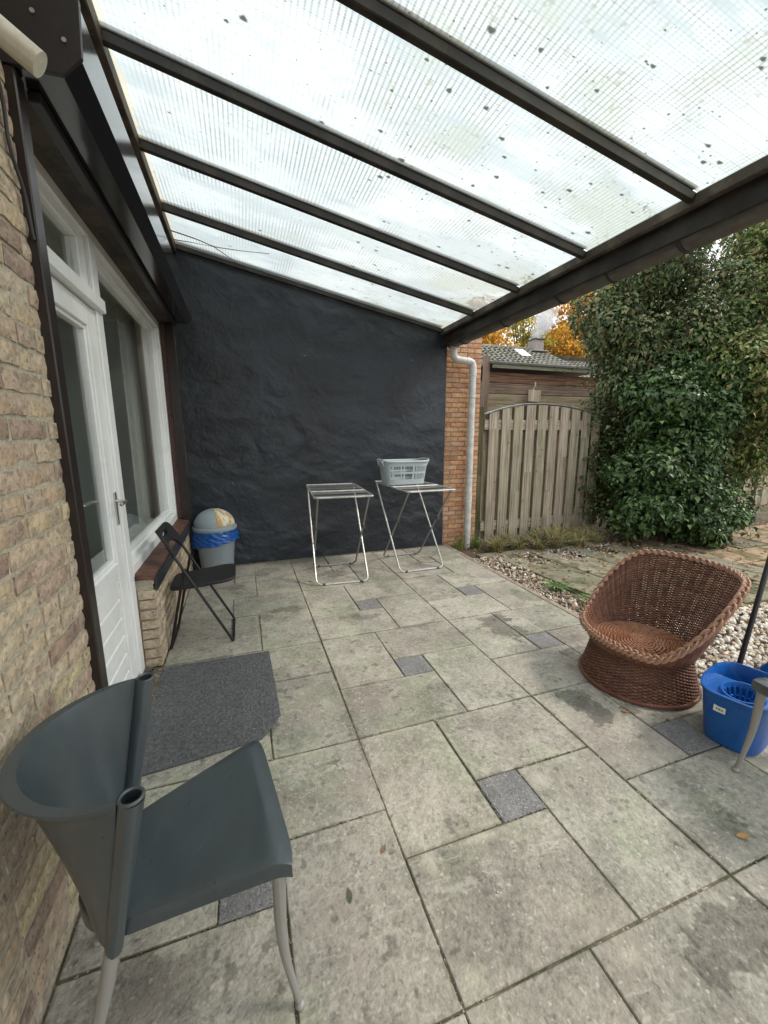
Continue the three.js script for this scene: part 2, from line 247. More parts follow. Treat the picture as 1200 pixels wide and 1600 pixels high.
// timber
function wood(c0, c1, seed, green = 0, k = 1) {
  return tex(256, 1024, (u, v) => {
    const warp = fbm(u * 3, v * 2, seed, 3) * 0.8; let g = fbm(u * 26 + warp * 4, v * 3.2, seed + 1, 4), f = fbm(u * 90, v * 9, seed + 2, 2), b = fbm(u * 3, v * 7, seed + 3, 3);
    let t = clamp(0.5 + (g - 0.5) * 1.7 * k + (f - 0.5) * 0.7 + (b - 0.5) * 0.6); let c = mix3(c0, c1, t);
    for (let q = 0; q < 5; q++) { const kx = hash2(q, 1, seed), ky = hash2(q, 2, seed), d = Math.hypot((u - kx) * 1.4, (v - ky) * 14); c = mix3(c, c.map((e) => e * 0.45), (1 - sstep(0.05, 0.11, d)) * 0.8); }
    if (green) c = mix3(c, [c[0] * 0.78, c[1] * 0.9, c[2] * 0.5], sstep(0.45, 0.62, fbm(u * 4, v * 10, seed + 5, 4)) * green);
    return c;
  }, { metres: [0.3, 1.9] });
}
const woodBump = tex(256, 1024, (u, v) => fbm(u * 40 + fbm(u * 3, v * 2, 7, 2) * 3, v * 4, 121, 4), { metres: [0.3, 1.9], float: true, gray: true });
const timber = (m) => std({ map: m, bumpMap: woodBump, bumpScale: 0.004, roughness: 0.9 });
M.gateWood = [wood([0.26, 0.205, 0.15], [0.6, 0.52, 0.425], 131, 0.2), wood([0.235, 0.195, 0.14], [0.56, 0.49, 0.39], 141, 0.35), wood([0.26, 0.2, 0.145], [0.6, 0.51, 0.41], 151, 0.12)].map(timber);
M.shedWood = [wood([0.09, 0.042, 0.024], [0.31, 0.175, 0.105], 161, 0, 1.2), wood([0.1, 0.066, 0.047], [0.28, 0.2, 0.145], 171, 0.05), wood([0.15, 0.115, 0.075], [0.34, 0.275, 0.19], 181, 0.35)].map(timber);
M.mossPost = timber(wood([0.05, 0.045, 0.02], [0.14, 0.12, 0.06], 191, 0.9));
M.lichen = timber(wood([0.2, 0.2, 0.15], [0.42, 0.42, 0.34], 196, 0.5));
M.lead = std({ map: wearMap([0.16, 0.17, 0.19], [0.3, 0.31, 0.33], 118, 0.7, 0.4), roughness: 0.55 });
M.gardenSlab = [0, 1, 2].map((s) => std({ map: tex(256, 256, (u, v) => { const a = fbm(u * 5, v * 5, 201 + s, 4, 5), b = fbm(u * 40, v * 40, 205 + s, 2, 40), c = fbm(u * 9, v * 9, 209 + s, 3, 9); let k = [0.2, 0.185, 0.13]; if (s === 1) k = [0.18, 0.175, 0.115]; if (s === 2) k = [0.25, 0.225, 0.165]; k = k.map((q) => q * (0.75 + 0.7 * (a - 0.5) + 0.5 * b)); return mix3(k, [0.06, 0.075, 0.03], sstep(0.55, 0.7, c) * 0.7); }, { metres: [1, 1] }), bumpMap: bumpGrain, bumpScale: 0.005, roughness: 0.9 }));
M.clayPath = std({ map: tex(256, 256, (u, v) => { const a = fbm(u * 5, v * 5, 221, 4, 5), b = fbm(u * 40, v * 40, 225, 2, 40), c = fbm(u * 8, v * 8, 229, 3, 8); let k = mix3([0.27, 0.19, 0.12], [0.45, 0.33, 0.21], a).map((q) => q * (0.75 + 0.5 * b)); return mix3(k, [0.09, 0.1, 0.03], sstep(0.52, 0.66, c) * 0.7); }, { metres: [1.2, 1.2] }), bumpMap: bumpGrain, bumpScale: 0.005, roughness: 0.9 });
M.kerb = std({ map: wearMap([0.2, 0.165, 0.13], [0.38, 0.31, 0.25], 119, 0.8, 0.5), bumpMap: bumpRough, bumpScale: 0.004, roughness: 0.9 });
// ---------- the setting ----------
const H2 = Math.PI / 2;
{
  const far = new THREE.PlaneGeometry(360, 360, 2, 2); far.rotateX(-H2); far.translate(0, -0.075, -20);
  structure('ground', boxUV(far), M.soil);
}
// patio: bed of jointing sand with every slab on it
const patio = structure('patio', boxUV(shift(new THREE.BoxGeometry(3.11, 0.06, 6.15), 0.5, -0.0365, -0.99)), M.joint);
{
  const r = rng(11);
  for (const c of cells) {
    const g0 = 0.0031, w = c.x1 - c.x0 - g0 * 2, d = c.z1 - c.z0 - g0 * 2, cx = (c.x0 + c.x1) / 2, cz = (c.z0 + c.z1) / 2;
    const j = Array.from({ length: 12 }, () => (r() - 0.5) * 2), lift = (r() - 0.5) * 0.005;
    const bend = (x, y, z) => { const s = (x > 0 ? 1 : 0) + (z > 0 ? 2 : 0); return [x + j[s] * 0.0026, y + (y > 0 ? j[4 + s] * 0.0016 + lift : 0), z + j[8 + s] * 0.0022]; };
    const si = cz < -2 ? 0 : cz < 1 ? 1 : 2, sh = SHEETS[si];
    const g = cbox(w, 0.045, d, 0.0035, 0, 0, bend); g.translate(cx, -0.0225, cz);
    const dark = c.small && cz > -3 && !(cx < 0 && cz < -2);
    if (!dark) { const p = g.attributes.position, uv = g.attributes.uv; for (let i = 0; i < p.count; i++) uv.setXY(i, (p.getX(i) - PATIO.x0) / PATIO.w, (p.getZ(i) - sh.z0) / sh.d); }
    else boxUV(g, r(), r());
    mesh('paving_slab', g, dark ? M.aggregate : M.slabs[si], patio);
  }
  // concrete edging along the garden side
  for (let k = 0; k < 6; k++) mesh('edging_stone', shift(cbox(0.058, 0.07, 1.0 - 0.006, 0.006, r(), r()), 2.034, -0.036 + (r() - 0.5) * 0.004, -3.56 + k * 1.0), M.kerb, patio);
}

// grit, moss and sand caught in the joints
{
  const r = rng(13), g = new THREE.IcosahedronGeometry(1, 0), lines = [];
  for (const c of cells) { lines.push([c.x0, c.z0, c.x1, c.z0], [c.x0, c.z0, c.x0, c.z1]); }
  const n = 5200, m = new THREE.InstancedMesh(g, std({ color: 0xffffff, roughness: 0.95 }), n), o = new THREE.Object3D(), col = new THREE.Color(), tones = [[0.3, 0.26, 0.18], [0.42, 0.37, 0.28], [0.1, 0.085, 0.06], [0.07, 0.1, 0.03], [0.16, 0.13, 0.09], [0.11, 0.14, 0.045]];
  let k = 0; while (k < n) { const [ax, az, bx, bz] = lines[Math.floor(r() * lines.length)], t = r(), x = lerp(ax, bx, t), z = lerp(az, bz, t); if (fbm(x * 2.5, z * 2.5, 19, 3) < 0.47) continue; const s = 0.0012 + 0.0026 * r() * r(); o.position.set(x + (r() - 0.5) * 0.007, -0.0045 + r() * 0.003, z + (r() - 0.5) * 0.007); o.rotation.set(r() * 3, r() * 3, r() * 3); o.scale.set(s * (1 + r()), s * 0.8, s * (1 + r())); o.updateMatrix(); m.setMatrixAt(k, o.matrix); const c = tones[Math.floor(r() * tones.length)]; col.setRGB(...c); m.setColorAt(k, col); k++; }
  m.name = 'joint_grit'; m.castShadow = m.receiveShadow = true; m.userData = { kind: 'stuff', label: 'sand, grit and moss caught in the joints of the paving', category: 'grit' }; scene.add(m);
}
// bricks with uneven faces; length along x, face to +z, depth d
function brickShape(L, Hh, d, seed, rough = 1) {
  const r = rng(seed), nx = 6, ny = 2, P = [];
  for (let j = 0; j <= ny; j++) for (let i = 0; i <= nx; i++) { const e = i === 0 || i === nx, f = j === 0 || j === ny; P.push([(i / nx - 0.5) * L + (r() - 0.5) * 0.006 * rough, (j / ny - 0.5) * Hh + (r() - 0.5) * (f ? 0.0075 : 0.004) * rough, (e || f ? -0.0035 * r() : 0.0015) * rough + (r() - 0.5) * 0.0035 * rough]); }
  const V = [], q = (a, b, c, e) => V.push(...a, ...b, ...c, ...a, ...c, ...e), at = (i, j) => P[j * (nx + 1) + i], back = (p) => [p[0], p[1], -d];
  for (let j = 0; j < ny; j++) for (let i = 0; i < nx; i++) q(at(i, j), at(i + 1, j), at(i + 1, j + 1), at(i, j + 1));
  for (let i = 0; i < nx; i++) { q(back(at(i, 0)), back(at(i + 1, 0)), at(i + 1, 0), at(i, 0)); q(at(i, ny), at(i + 1, ny), back(at(i + 1, ny)), back(at(i, ny))); }
  for (let j = 0; j < ny; j++) { q(at(nx, j), back(at(nx, j)), back(at(nx, j + 1)), at(nx, j + 1)); q(back(at(0, j)), at(0, j), at(0, j + 1), back(at(0, j + 1))); }
  const g = new THREE.BufferGeometry(); g.setAttribute('position', new THREE.BufferAttribute(new Float32Array(V), 3)); return boxUV(g, r() * 3, r() * 3);
}
// ---------- house ----------
const house = thing('brick_house', 'house wall of rough yellow-brown brick with white door and window', 'house');
const FX = -1.10;                                            // face of the white joinery
{
  const core = [];
  const bx = (x0, x1, y0, y1, z0, z1) => core.push(boxUV(shift(new THREE.BoxGeometry(x1 - x0, y1 - y0, z1 - z0), (x0 + x1) / 2, (y0 + y1) / 2, (z0 + z1) / 2)));
  bx(-1.22, -1.0045, -0.1, 3.17, -0.955, 4.2);                 // left of the door, to behind the camera
  bx(-1.22, -1.012, -0.1, 0.545, -4.3, -2.026);              // under the window
  bx(-1.22, -1.008, 0.545, 3.17, -4.3, -3.80);                // beside the far rail
  bx(-1.22, -1.008, 2.47, 3.17, -3.80, -0.955);               // over the openings
  const wall = mesh('wall', join(core), M.houseMortar, house);
  const r = rng(21), st = [], hd = [], pitch = 0.0645;
  for (let k = 0; k < 9; k++) st.push(brickShape(0.209, 0.052, 0.095, 300 + k, 0.8));
  for (let k = 0; k < 5; k++) hd.push(brickShape(0.098, 0.052, 0.095, 330 + k, 0.8));
  const sizes = [[st, 0.208], [hd, 0.097]], extra = [];
  const put = (kind, y, z, part) => {
    const geo = sizes[kind][0][Math.floor(r() * sizes[kind][0].length)], mt = M.houseBricks[Math.min(9, Math.floor(Math.pow(r(), 1.25) * 10))];
    const x = -1.0 + (r() - 0.5) * 0.006, tilt = (r() - 0.5) * 0.01;
    if (!part) { const g = geo.clone(); g.rotateY(H2); g.translate(x, y, z); extra.push([g, mt]); return; }
    const b = mesh('brick', geo, mt, wall); b.position.set(x, y, z); b.rotation.set(0, H2, 0); b.rotateZ(tilt);
  };
  for (let c = 0; c < 46; c++) {
    const y = 0.03 + c * pitch; let z = -0.968 + (c % 2 ? 0.0 : -0.11) + (r() - 0.5) * 0.008;
    let first = true;
    while (z < 3.6) { let k = r() < 0.24 ? 1 : 0, L = sizes[k][1]; if (first && c % 2 === 0) { z += 0.11; k = 1; L = 0.097; } first = false; if (y < 3.12) put(k, y, z + L / 2, z < 0.0 && y < 2.72); z += L + 0.012; }
  }
  for (let c = 0; c < 8; c++) {
    const y = 0.03 + c * pitch; let z = -2.008, k = c % 2 ? 1 : 0;
    while (z > -4.02) { const L = sizes[k][1]; if (z - L > -4.08) put(k, y, z - L / 2, true); z -= L + 0.012; k = r() < 0.12 ? 1 : 0; }
  }
  const byMat = new Map(); for (const [g, m] of extra) byMat.set(m, [...(byMat.get(m) ?? []), g]);
  for (const [m, l] of byMat) { const e = mesh('brickwork', join(l), m, wall); e.userData.kind = 'stuff'; }
  // sill of red-brown tiles with a black front strip
  const sill = mesh('window_sill', boxUV(shift(new THREE.BoxGeometry(0.11, 0.03, 2.03), -1.06, 0.558, -3.035)), M.houseMortar, house);
  for (let k = 0; k < 13; k++) { const t = mesh('sill_tile', cbox(0.118, 0.035, 0.149, 0.004, k * 0.3, 0), M.sillTile[k % 3], sill); t.position.set(-1.056, 0.594 + (r() - 0.5) * 0.002, -2.085 - k * 0.1535); t.rotation.z = -0.16; }
  mesh('front_strip', shift(cbox(0.012, 0.085, 2.02, 0.002), -0.993, 0.543, -3.02), M.blackTrim, sill);

  // joinery: boxes given as x0 x1 y0 y1 z0 z1
  const bar = (name, par, x0, x1, y0, y1, z0, z1, m = M.white, c = 0.004) => mesh(name, shift(cbox(x1 - x0, y1 - y0, z1 - z0, c, x0, y0), (x0 + x1) / 2, (y0 + y1) / 2, (z0 + z1) / 2), m, par);
  const fr = mesh('door_frame', shift(cbox(0.11, 2.46, 0.075, 0.004), FX - 0.055, 1.24, -0.99), M.white, house);
  bar('middle_post', fr, FX - 0.11, FX, 0.01, 2.40, -2.0, -1.905);
  bar('head_beam', fr, FX - 0.11, FX - 0.002, 2.40, 2.47, -3.80, -1.03);
  bar('transom_bar', fr, FX - 0.1, FX + 0.022, 2.062, 2.128, -1.985, -1.03);
  bar('threshold', fr, FX - 0.11, FX + 0.05, -0.01, 0.03, -1.905, -1.03, M.houseMortar);
  const dx0 = FX - 0.062, dx1 = FX - 0.012;                  // door leaf
  const door = mesh('door', shift(cbox(0.05, 2.02, 0.13, 0.004), (dx0 + dx1) / 2, 1.045, -1.838), M.white, house);
  bar('stile', door, dx0, dx1, 0.035, 2.055, -1.13, -1.032);
  bar('top_rail', door, dx0, dx1, 1.955, 2.055, -1.772, -1.131);
  bar('middle_rail', door, dx0, dx1, 0.675, 0.765, -1.772, -1.131);
  for (let k = 0; k < 6; k++) bar('panel_board', door, dx0 + 0.004, dx1 - 0.008, 0.04 + k * 0.106, 0.14 + k * 0.106, -1.772, -1.131, M.white, 0.006);
  bar('panel_backing', door, dx0 + 0.001, dx1 - 0.02, 0.036, 0.674, -1.772, -1.131);
  for (const [y0, y1, z0, z1] of [[0.765, 0.785, -1.772, -1.131], [1.937, 1.955, -1.772, -1.131], [0.785, 1.937, -1.772, -1.756], [0.785, 1.937, -1.147, -1.131]]) bar('glazing_bead', door, dx0 + 0.006, dx1 - 0.012, y0, y1, z0, z1, M.white, 0.003);
  mesh('glass_pane', shift(new THREE.BoxGeometry(0.006, 1.156, 0.612), (dx0 + dx1) / 2 - 0.004, 1.361, -1.4515), M.clear, door);
  bar('handle_plate', door, dx1, dx1 + 0.008, 0.955, 1.135, -1.868, -1.836, M.steel, 0.002);
  mesh('lever_handle', sweep(rounded([[dx1 + 0.006, 1.085, -1.852], [dx1 + 0.055, 1.085, -1.852], [dx1 + 0.058, 1.083, -1.735]], 0.012), 0.0085, 10), M.steel, door);
  mesh('inner_handle', sweep(rounded([[dx0 - 0.006, 1.085, -1.852], [dx0 - 0.055, 1.085, -1.852], [dx0 - 0.058, 1.083, -1.735]], 0.012), 0.0085, 10), M.steel, door);
  // light over the door
  const tr = mesh('transom_window', shift(cbox(0.05, 0.045, 0.86, 0.004), FX - 0.045, 2.377, -1.468), M.white, house);
  bar('casement_bar', tr, FX - 0.07, FX - 0.02, 2.13, 2.165, -1.898, -1.038); bar('casement_bar', tr, FX - 0.07, FX - 0.02, 2.165, 2.354, -1.898, -1.80); bar('casement_bar', tr, FX - 0.07, FX - 0.02, 2.165, 2.354, -1.085, -1.038);
  mesh('glass_pane', shift(new THREE.BoxGeometry(0.006, 0.19, 0.715), FX - 0.048, 2.259, -1.4425), M.clear, tr);
  // big window beside the door
  const wn = mesh('window', shift(cbox(0.11, 0.075, 1.80, 0.004), FX - 0.055, 0.64, -2.9), M.white, house);
  bar('frame_post', wn, FX - 0.11, FX, 0.678, 2.398, -3.80, -3.725);
  for (const [a, b, w] of [[0.03, 0.075, 0.03], [0.05, 0.095, 0.055]]) {
    const y0 = 0.678 + w - 0.03, y1 = 2.398 - w + 0.03, z0 = -3.725 + w - 0.03, z1 = -2.0 - w + 0.03, t = 0.028;
    bar('sash_bar', wn, FX - b, FX - a, y0, y0 + t, z0, z1); bar('sash_bar', wn, FX - b, FX - a, y1 - t, y1, z0, z1); bar('sash_bar', wn, FX - b, FX - a, y0 + t, y1 - t, z0, z0 + t); bar('sash_bar', wn, FX - b, FX - a, y0 + t, y1 - t, z1 - t, z1);
  }
  mesh('glass_pane', shift(new THREE.BoxGeometry(0.006, 1.62, 1.624), FX - 0.073, 1.538, -2.8625), M.clear, wn);
  // reveal beside the window
  bar('soffit', house, -1.11, -0.995, 2.452, 2.474, -3.80, -0.96, M.plate, 0.003);
  bar('reveal_board', house, -1.098, -1.006, 0.62, 2.45, -3.797, -3.772, M.sillTile[1], 0.003);
  // the room behind, with a street window on its far side
  const room = mesh('room', boxUV(shift(new THREE.BoxGeometry(4.1, 0.06, 5.2), -3.24, -0.04, -2.0)), M.roomFloor, house);
  bar('ceiling', room, -5.4, -1.19, 2.61, 2.7, -4.7, 0.7, M.room, 0.0005); bar('party_wall', room, -5.36, -1.19, -0.03, 2.65, -4.68, -4.6, M.room, 0.0005); bar('inner_wall', room, -5.36, -1.19, -0.03, 2.65, 0.6, 0.68, M.room, 0.0005);
  bar('street_wall', room, -5.38, -5.3, -0.01, 0.8, -4.6, 0.6, M.room); bar('street_wall', room, -5.38, -5.3, 2.3, 2.62, -4.6, 0.6, M.room); bar('street_wall', room, -5.38, -5.3, 0.8, 2.3, -4.6, -3.6, M.room); bar('street_wall', room, -5.38, -5.3, 0.8, 2.3, -0.4, 0.6, M.room);
  bar('chimney_breast', room, -3.4, -2.2, -0.01, 2.62, -4.595, -4.2, M.room); bar('skirting', room, -5.28, -3.41, 0, 0.1, -4.598, -4.585, M.white);
  bar('window_board', room, -1.42, -1.225, 0.62, 0.645, -3.72, -2.02, M.white);
  const folds = (u) => 0.028 * Math.sin(u * 48) + 0.012 * Math.sin(u * 113 + 1);
  mesh('curtain', sheet(160, 12, (u, v) => [-1.36 + folds(u) * (1 - 0.25 * v), 0.12 + v * 2.4, -3.98 + u * 0.52 - 0.04 * v]), std({ color: lin(0.55, 0.56, 0.5), roughness: 0.9, side: THREE.DoubleSide }), room);
  bar('flat_roof', house, -5.4, -1.225, 2.72, 3.16, -4.68, 4.2, M.gutter);
}
// ---------- roller shutter: box, end caps, guide rails ----------
{
  const t = thing('roller_shutter', 'dark brown roller shutter box with guide rails around the white door and window', 'roller shutter');
  const prof = [[-1.0, 2.445], [-0.862, 2.445], [-0.812, 2.497], [-0.804, 2.632], [-0.855, 2.69], [-1.0, 2.69]];
  const sh = new THREE.Shape(prof.map(([x, y]) => new THREE.Vector2(x, y)));
  const body = new THREE.ExtrudeGeometry(sh, { depth: 2.77, bevelEnabled: false }); body.translate(0, 0, -3.70);
  mesh('shutter_box', boxUV(body), M.shutter, t);
  const big = new THREE.Shape(prof.map(([x, y]) => new THREE.Vector2(-1.0 + (x + 1) * 1.02, 2.567 + (y - 2.567) * 1.025)));
  for (const z of [-0.93, -3.713]) {
    const c = new THREE.ExtrudeGeometry(big, { depth: 0.012, bevelEnabled: true, bevelSize: 0.0015, bevelThickness: 0.0015, bevelSegments: 1 }); c.translate(0, 0, z + 0.002);
    const cap = mesh('end_cap', boxUV(c), M.shutterMatt, t);
    if (z > -2) for (const [x, y] of [[-0.845, 2.525], [-0.912, 2.575]]) { const s = new THREE.CylinderGeometry(0.0062, 0.0062, 0.004, 12); s.rotateX(H2); mesh('screw', shift(s, x, y, z + 0.018), M.steel, cap); }
  }
  for (const z of [-0.952, -3.765]) mesh('guide_rail', shift(cbox(0.075, 2.44, 0.06, 0.004), -1.013, 1.222, z), M.rail, t);
  mesh('slat_slot', shift(cbox(0.035, 0.03, 2.70, 0.003), -0.965, 2.428, -2.36), M.shutterMatt, t);
}
{ // cream fitting by the end of the shutter box and its cable
  const t = thing('wall_spotlight', 'cream plastic tube spotlight on the brick wall beneath the shutter box end', 'spotlight');
  mesh('housing', creased(sweep([[-1.0, 2.455, -0.775], [-0.875, 2.375, -0.795]], 0.031, 24)), M.cream, t);
  mesh('wall_bracket', shift(cbox(0.02, 0.07, 0.05, 0.004), -0.992, 2.46, -0.775), M.cream, t);
  mesh('cable', sweep(rounded([[-0.99, 2.43, -0.80], [-0.985, 2.33, -0.85], [-0.99, 2.20, -0.855], [-0.985, 2.12, -0.90], [-0.985, 2.0, -0.915]], 0.05), 0.005, 8), M.blackTrim, t);
}
// ---------- black rendered wall ----------
const RS = -0.1922, RY = (x) => 3.001 + RS * x;               // underside of the canopy rafters
{
  const t = thing('garden_wall', 'black painted wall of uneven trowelled render', 'wall', [0, 0, -4.06]);
  const bump = (x, y) => { const w = fbm(x * 1.1, y * 1.3, 401, 3); return 0.024 * (fbm(x * 1.5 + w * 2, y * 2.1 + w, 402, 3) - 0.5) + 0.006 * Math.pow(1 - Math.abs(fbm(x * 3.1 + w * 2.4, y * 4.5 - w, 403, 3) * 2 - 1), 1.5) * sstep(0.4, 0.65, fbm(x * 1.2, y * 1.2, 404, 2)) + 0.019 * (fbm(x * 3.6 + w * 2.5, y * 5.5 + w * 2, 406, 4) - 0.5) + 0.0028 * (fbm(x * 10, y * 13, 405, 2) - 0.5); };
  const face = sheet(240, 220, (u, v) => { const x = -1.06 + u * 3.06, top = RY(x) + 0.07, y = -0.05 + v * (top + 0.05); return [x, y, bump(x, y) - 0.006]; }, (u, v, p) => [p[0] + 1.1, p[1] + 0.07]);
  mesh('render', face, M.plasterBlack, t);
  const s = new THREE.Shape([[-1.06, -0.05], [2.0, -0.05], [2.0, RY(2.0) + 0.068], [-1.06, RY(-1.06) + 0.068]].map(([x, y]) => new THREE.Vector2(x, y)));
  const back = new THREE.ExtrudeGeometry(s, { depth: 0.2, bevelEnabled: false }); back.translate(0, 0, -0.216);
  mesh('wall_core', boxUV(back), M.plasterBlack, t);
}
// ---------- orange brick pier ----------
{
  const t = thing('brick_pier', 'orange brick end wall beside the downpipe and black wall', 'wall', [0, 0, -4.105]);
  mesh('mortar', shift(boxUV(new THREE.BoxGeometry(0.512, 2.75, 0.28)), 2.262, 1.275, -0.148), M.pierMortar, t);
  const r = rng(31), st = [0, 1, 2, 3, 4, 5].map((k) => brickShape(0.2, 0.0495, 0.09, 350 + k, 0.45)), hd = [0, 1, 2].map((k) => brickShape(0.095, 0.0495, 0.09, 360 + k, 0.45));
  for (let c = 0; c < 44; c++) {
    const y = -0.02 + c * 0.061, row = c % 2 ? [0.2, 0.2, 0.095] : [0.095, 0.2, 0.2]; let x = 2.003;
    for (const L of row) { const b = mesh('brick', (L > 0.15 ? st : hd)[Math.floor(r() * (L > 0.15 ? 6 : 3))], M.pierBricks[Math.floor(r() * 7)], t); b.position.set(x + L / 2, y, (r() - 0.5) * 0.004); x += L + 0.0095; }
  }
}
// ---------- patio canopy ----------
{
  const t = thing('patio_canopy', 'lean-to canopy of wired glass panels on dark rafters over the patio', 'canopy');
  const ang = Math.atan(RS), X0 = -0.93, X1 = 1.9, L = (X1 - X0) / Math.cos(ang), xm = (X0 + X1) / 2, zs = []; for (let k = 0; k < 9; k++) zs.push(-4.045 + k * 0.737);
  const along = (g, x, off) => { g.rotateZ(ang); g.translate(x, RY(x) + off, 0); return g; };
  for (const z of zs) {
    const m = mesh('rafter', along(cbox(L, 0.046, 0.036, 0.004, z, 0), xm, 0.03), M.rafter, t); m.position.z = z + (z < -4 ? 0.02 : 0);
    const c = mesh('glazing_bar', along(cbox(L, 0.01, 0.052, 0.003, z, 0), xm, 0.0725), M.rafter, t); c.position.z = z + (z < -4 ? 0.03 : 0);
  }
  // wall plate with its lighter upper lip, eave beam, post and glass
  const zc = -1.097, zl = 5.96;
  mesh('wall_plate', shift(cbox(0.075, 0.09, zl, 0.006), -0.965, RY(-0.95) + 0.02, zc), M.plate, t);
  mesh('eave_beam', shift(cbox(0.045, 0.06, zl, 0.005), 1.925, RY(1.9) + 0.022, zc), M.eave, t);
  mesh('eave_board', shift(cbox(0.02, 0.20, zl, 0.003), 1.966, 2.615, zc), M.rafter, t);
  mesh('post', shift(cbox(0.09, 2.6, 0.09, 0.006), 1.93, 1.3, 1.8), M.rafter, t);
  const r = rng(41);
  const dirty = [];
  for (let k = 0; k < 8; k++) {
    // dirt on each panel: u along the slope from house to eave, v along the house
    const spots = [];
    for (let q = 0; q < 150; q++) { const big = q < 40, u = Math.pow(r(), big ? 0.5 : 0.6), s = big ? 0.004 + 0.0105 * Math.pow(r(), 1.8) : 0.002 + 0.0025 * r(); spots.push([u, r(), s * (0.9 + 0.6 * r()), s * (0.75 + 0.2 * r()), r() * 3]); }
    const W = 1400, H = 350, cellsX = 48, grid = Array.from({ length: cellsX }, () => []);
    spots.forEach((s) => { for (const q of [-1, 0, 1]) { const i = Math.floor(s[0] * cellsX) + q; if (i >= 0 && i < cellsX) grid[i].push(s); } });
    const map = dirty[k] = k > 4 ? dirty[k - 5] : tex(W, H, (u, v) => {
      const x = u * 2.88, z = v * 0.70, sd = 500 + k * 9;
      const n1 = fbm(x * 1.2, z * 6, sd, 4), n2 = fbm(x * 7, z * 30, sd + 1, 3), n3 = fbm(x * 50, z * 50, sd + 2, 2), n4 = fbm(x * 3, z * 3, sd + 3, 4);
      let c = [0.69, 0.73, 0.728];
      const wz = Math.abs(mod(z, 0.0125) - 0.00625) > 0.0052, wx = 0.5 - 0.5 * Math.cos(x / 0.025 * 6.2832);
      c = c.map((q) => q * (1.02 - (0.1 + 0.42 * sstep(0.36, 0.64, n4)) * Math.pow(wx, 3))); if (wz) c = c.map((q) => q * (0.76 - 0.12 * n4)); c = c.map((q) => q * (0.9 + 0.2 * n3));
      c = mix3(c, [0.47, 0.52, 0.53], sstep(0.45, 0.72, n1) * 0.6 + sstep(0.58, 0.8, n2) * 0.4);
      c = mix3(c, [0.5, 0.52, 0.4], sstep(0.5, 0.72, n4 + (u - 0.75) * 0.4) * 0.38);
      const eg = Math.min(z, 0.70 - z) + (n2 - 0.5) * 0.02; c = mix3(c, [0.42, 0.40, 0.28], (1 - sstep(0.0, 0.03, eg)) * 0.7);
      const el = x + (n2 - 0.5) * 0.05; c = mix3(c, [0.72, 0.6, 0.4], (1 - sstep(0.02, 0.05, el)) * 0.6);
      if (n3 > 0.62) c = mix3(c, [0.34, 0.34, 0.25], sstep(0.66, 0.85, n3) * 0.55 * sstep(0.5, 0.75, n4 * 0.8 + u * 0.4));
      for (const [su, sv, a, b, ph] of grid[Math.min(cellsX - 1, Math.floor(u * cellsX))]) { const dx = x - su * 2.88, dz = z - sv * 0.7; if (Math.abs(dx) < 0.03 && Math.abs(dz) < 0.03) { const rr = Math.hypot(dx / a, dz / b) + 0.12 * Math.sin(3 * Math.atan2(dz, dx) + ph); if (rr < 1) c = mix3([0.1, 0.105, 0.085], c, sstep(0.6, 1, rr) * 0.35); else if (rr < 1.4) c = c.map((q) => q * (0.7 + 0.3 * (rr - 1) / 0.4)); } }
      return c;
    }, { wrap: false });
    const glass = phys({ map, transmission: 0.97, thickness: 0, roughness: 0.6, ior: 1.45 }), upper = phys({ color: lin(0.98, 0.99, 0.985), transmission: 1, thickness: 0, roughness: 0.25, ior: 1.45 });
    const g = new THREE.BoxGeometry(L + 0.04, 0.006, 0.712); { const uv = g.attributes.uv; for (let i = 12; i < 16; i++) uv.setXY(i, uv.getX(i), uv.getY(i)); }
    const m = new THREE.Mesh(along(g, xm + 0.01, 0.063), [upper, upper, upper, glass, upper, upper]); m.name = 'glass_panel'; m.castShadow = m.receiveShadow = true; m.position.z = zs[k] + 0.3685; t.add(m);
  }
}
{ // creeper stem lying on the glass by the far corner
  const y = (x) => RY(x) + 0.05;
  const t = thing('dry_vine', 'thin bare vine stem lying on the glass above the black wall', 'vine');
  const st = (name, pts, r0) => mesh(name, sweep(rounded(pts.map(([x, z, h = 0]) => [x, y(x) + h, z]), 0.05), (q) => r0 * (1 - 0.55 * q), 6), M.vine ??= std({ color: lin(0.16, 0.1, 0.06), roughness: 0.8 }), t);
  st('stem', [[-0.93, -3.75], [-0.72, -3.78, 0.01], [-0.58, -3.8], [-0.35, -3.72, 0.01], [-0.1, -3.55]], 0.0055);
  st('side_shoot', [[-0.93, -3.93], [-0.76, -3.86], [-0.58, -3.8]], 0.004); st('side_shoot', [[-0.58, -3.8], [-0.45, -3.93], [-0.36, -4.05]], 0.0045);
}
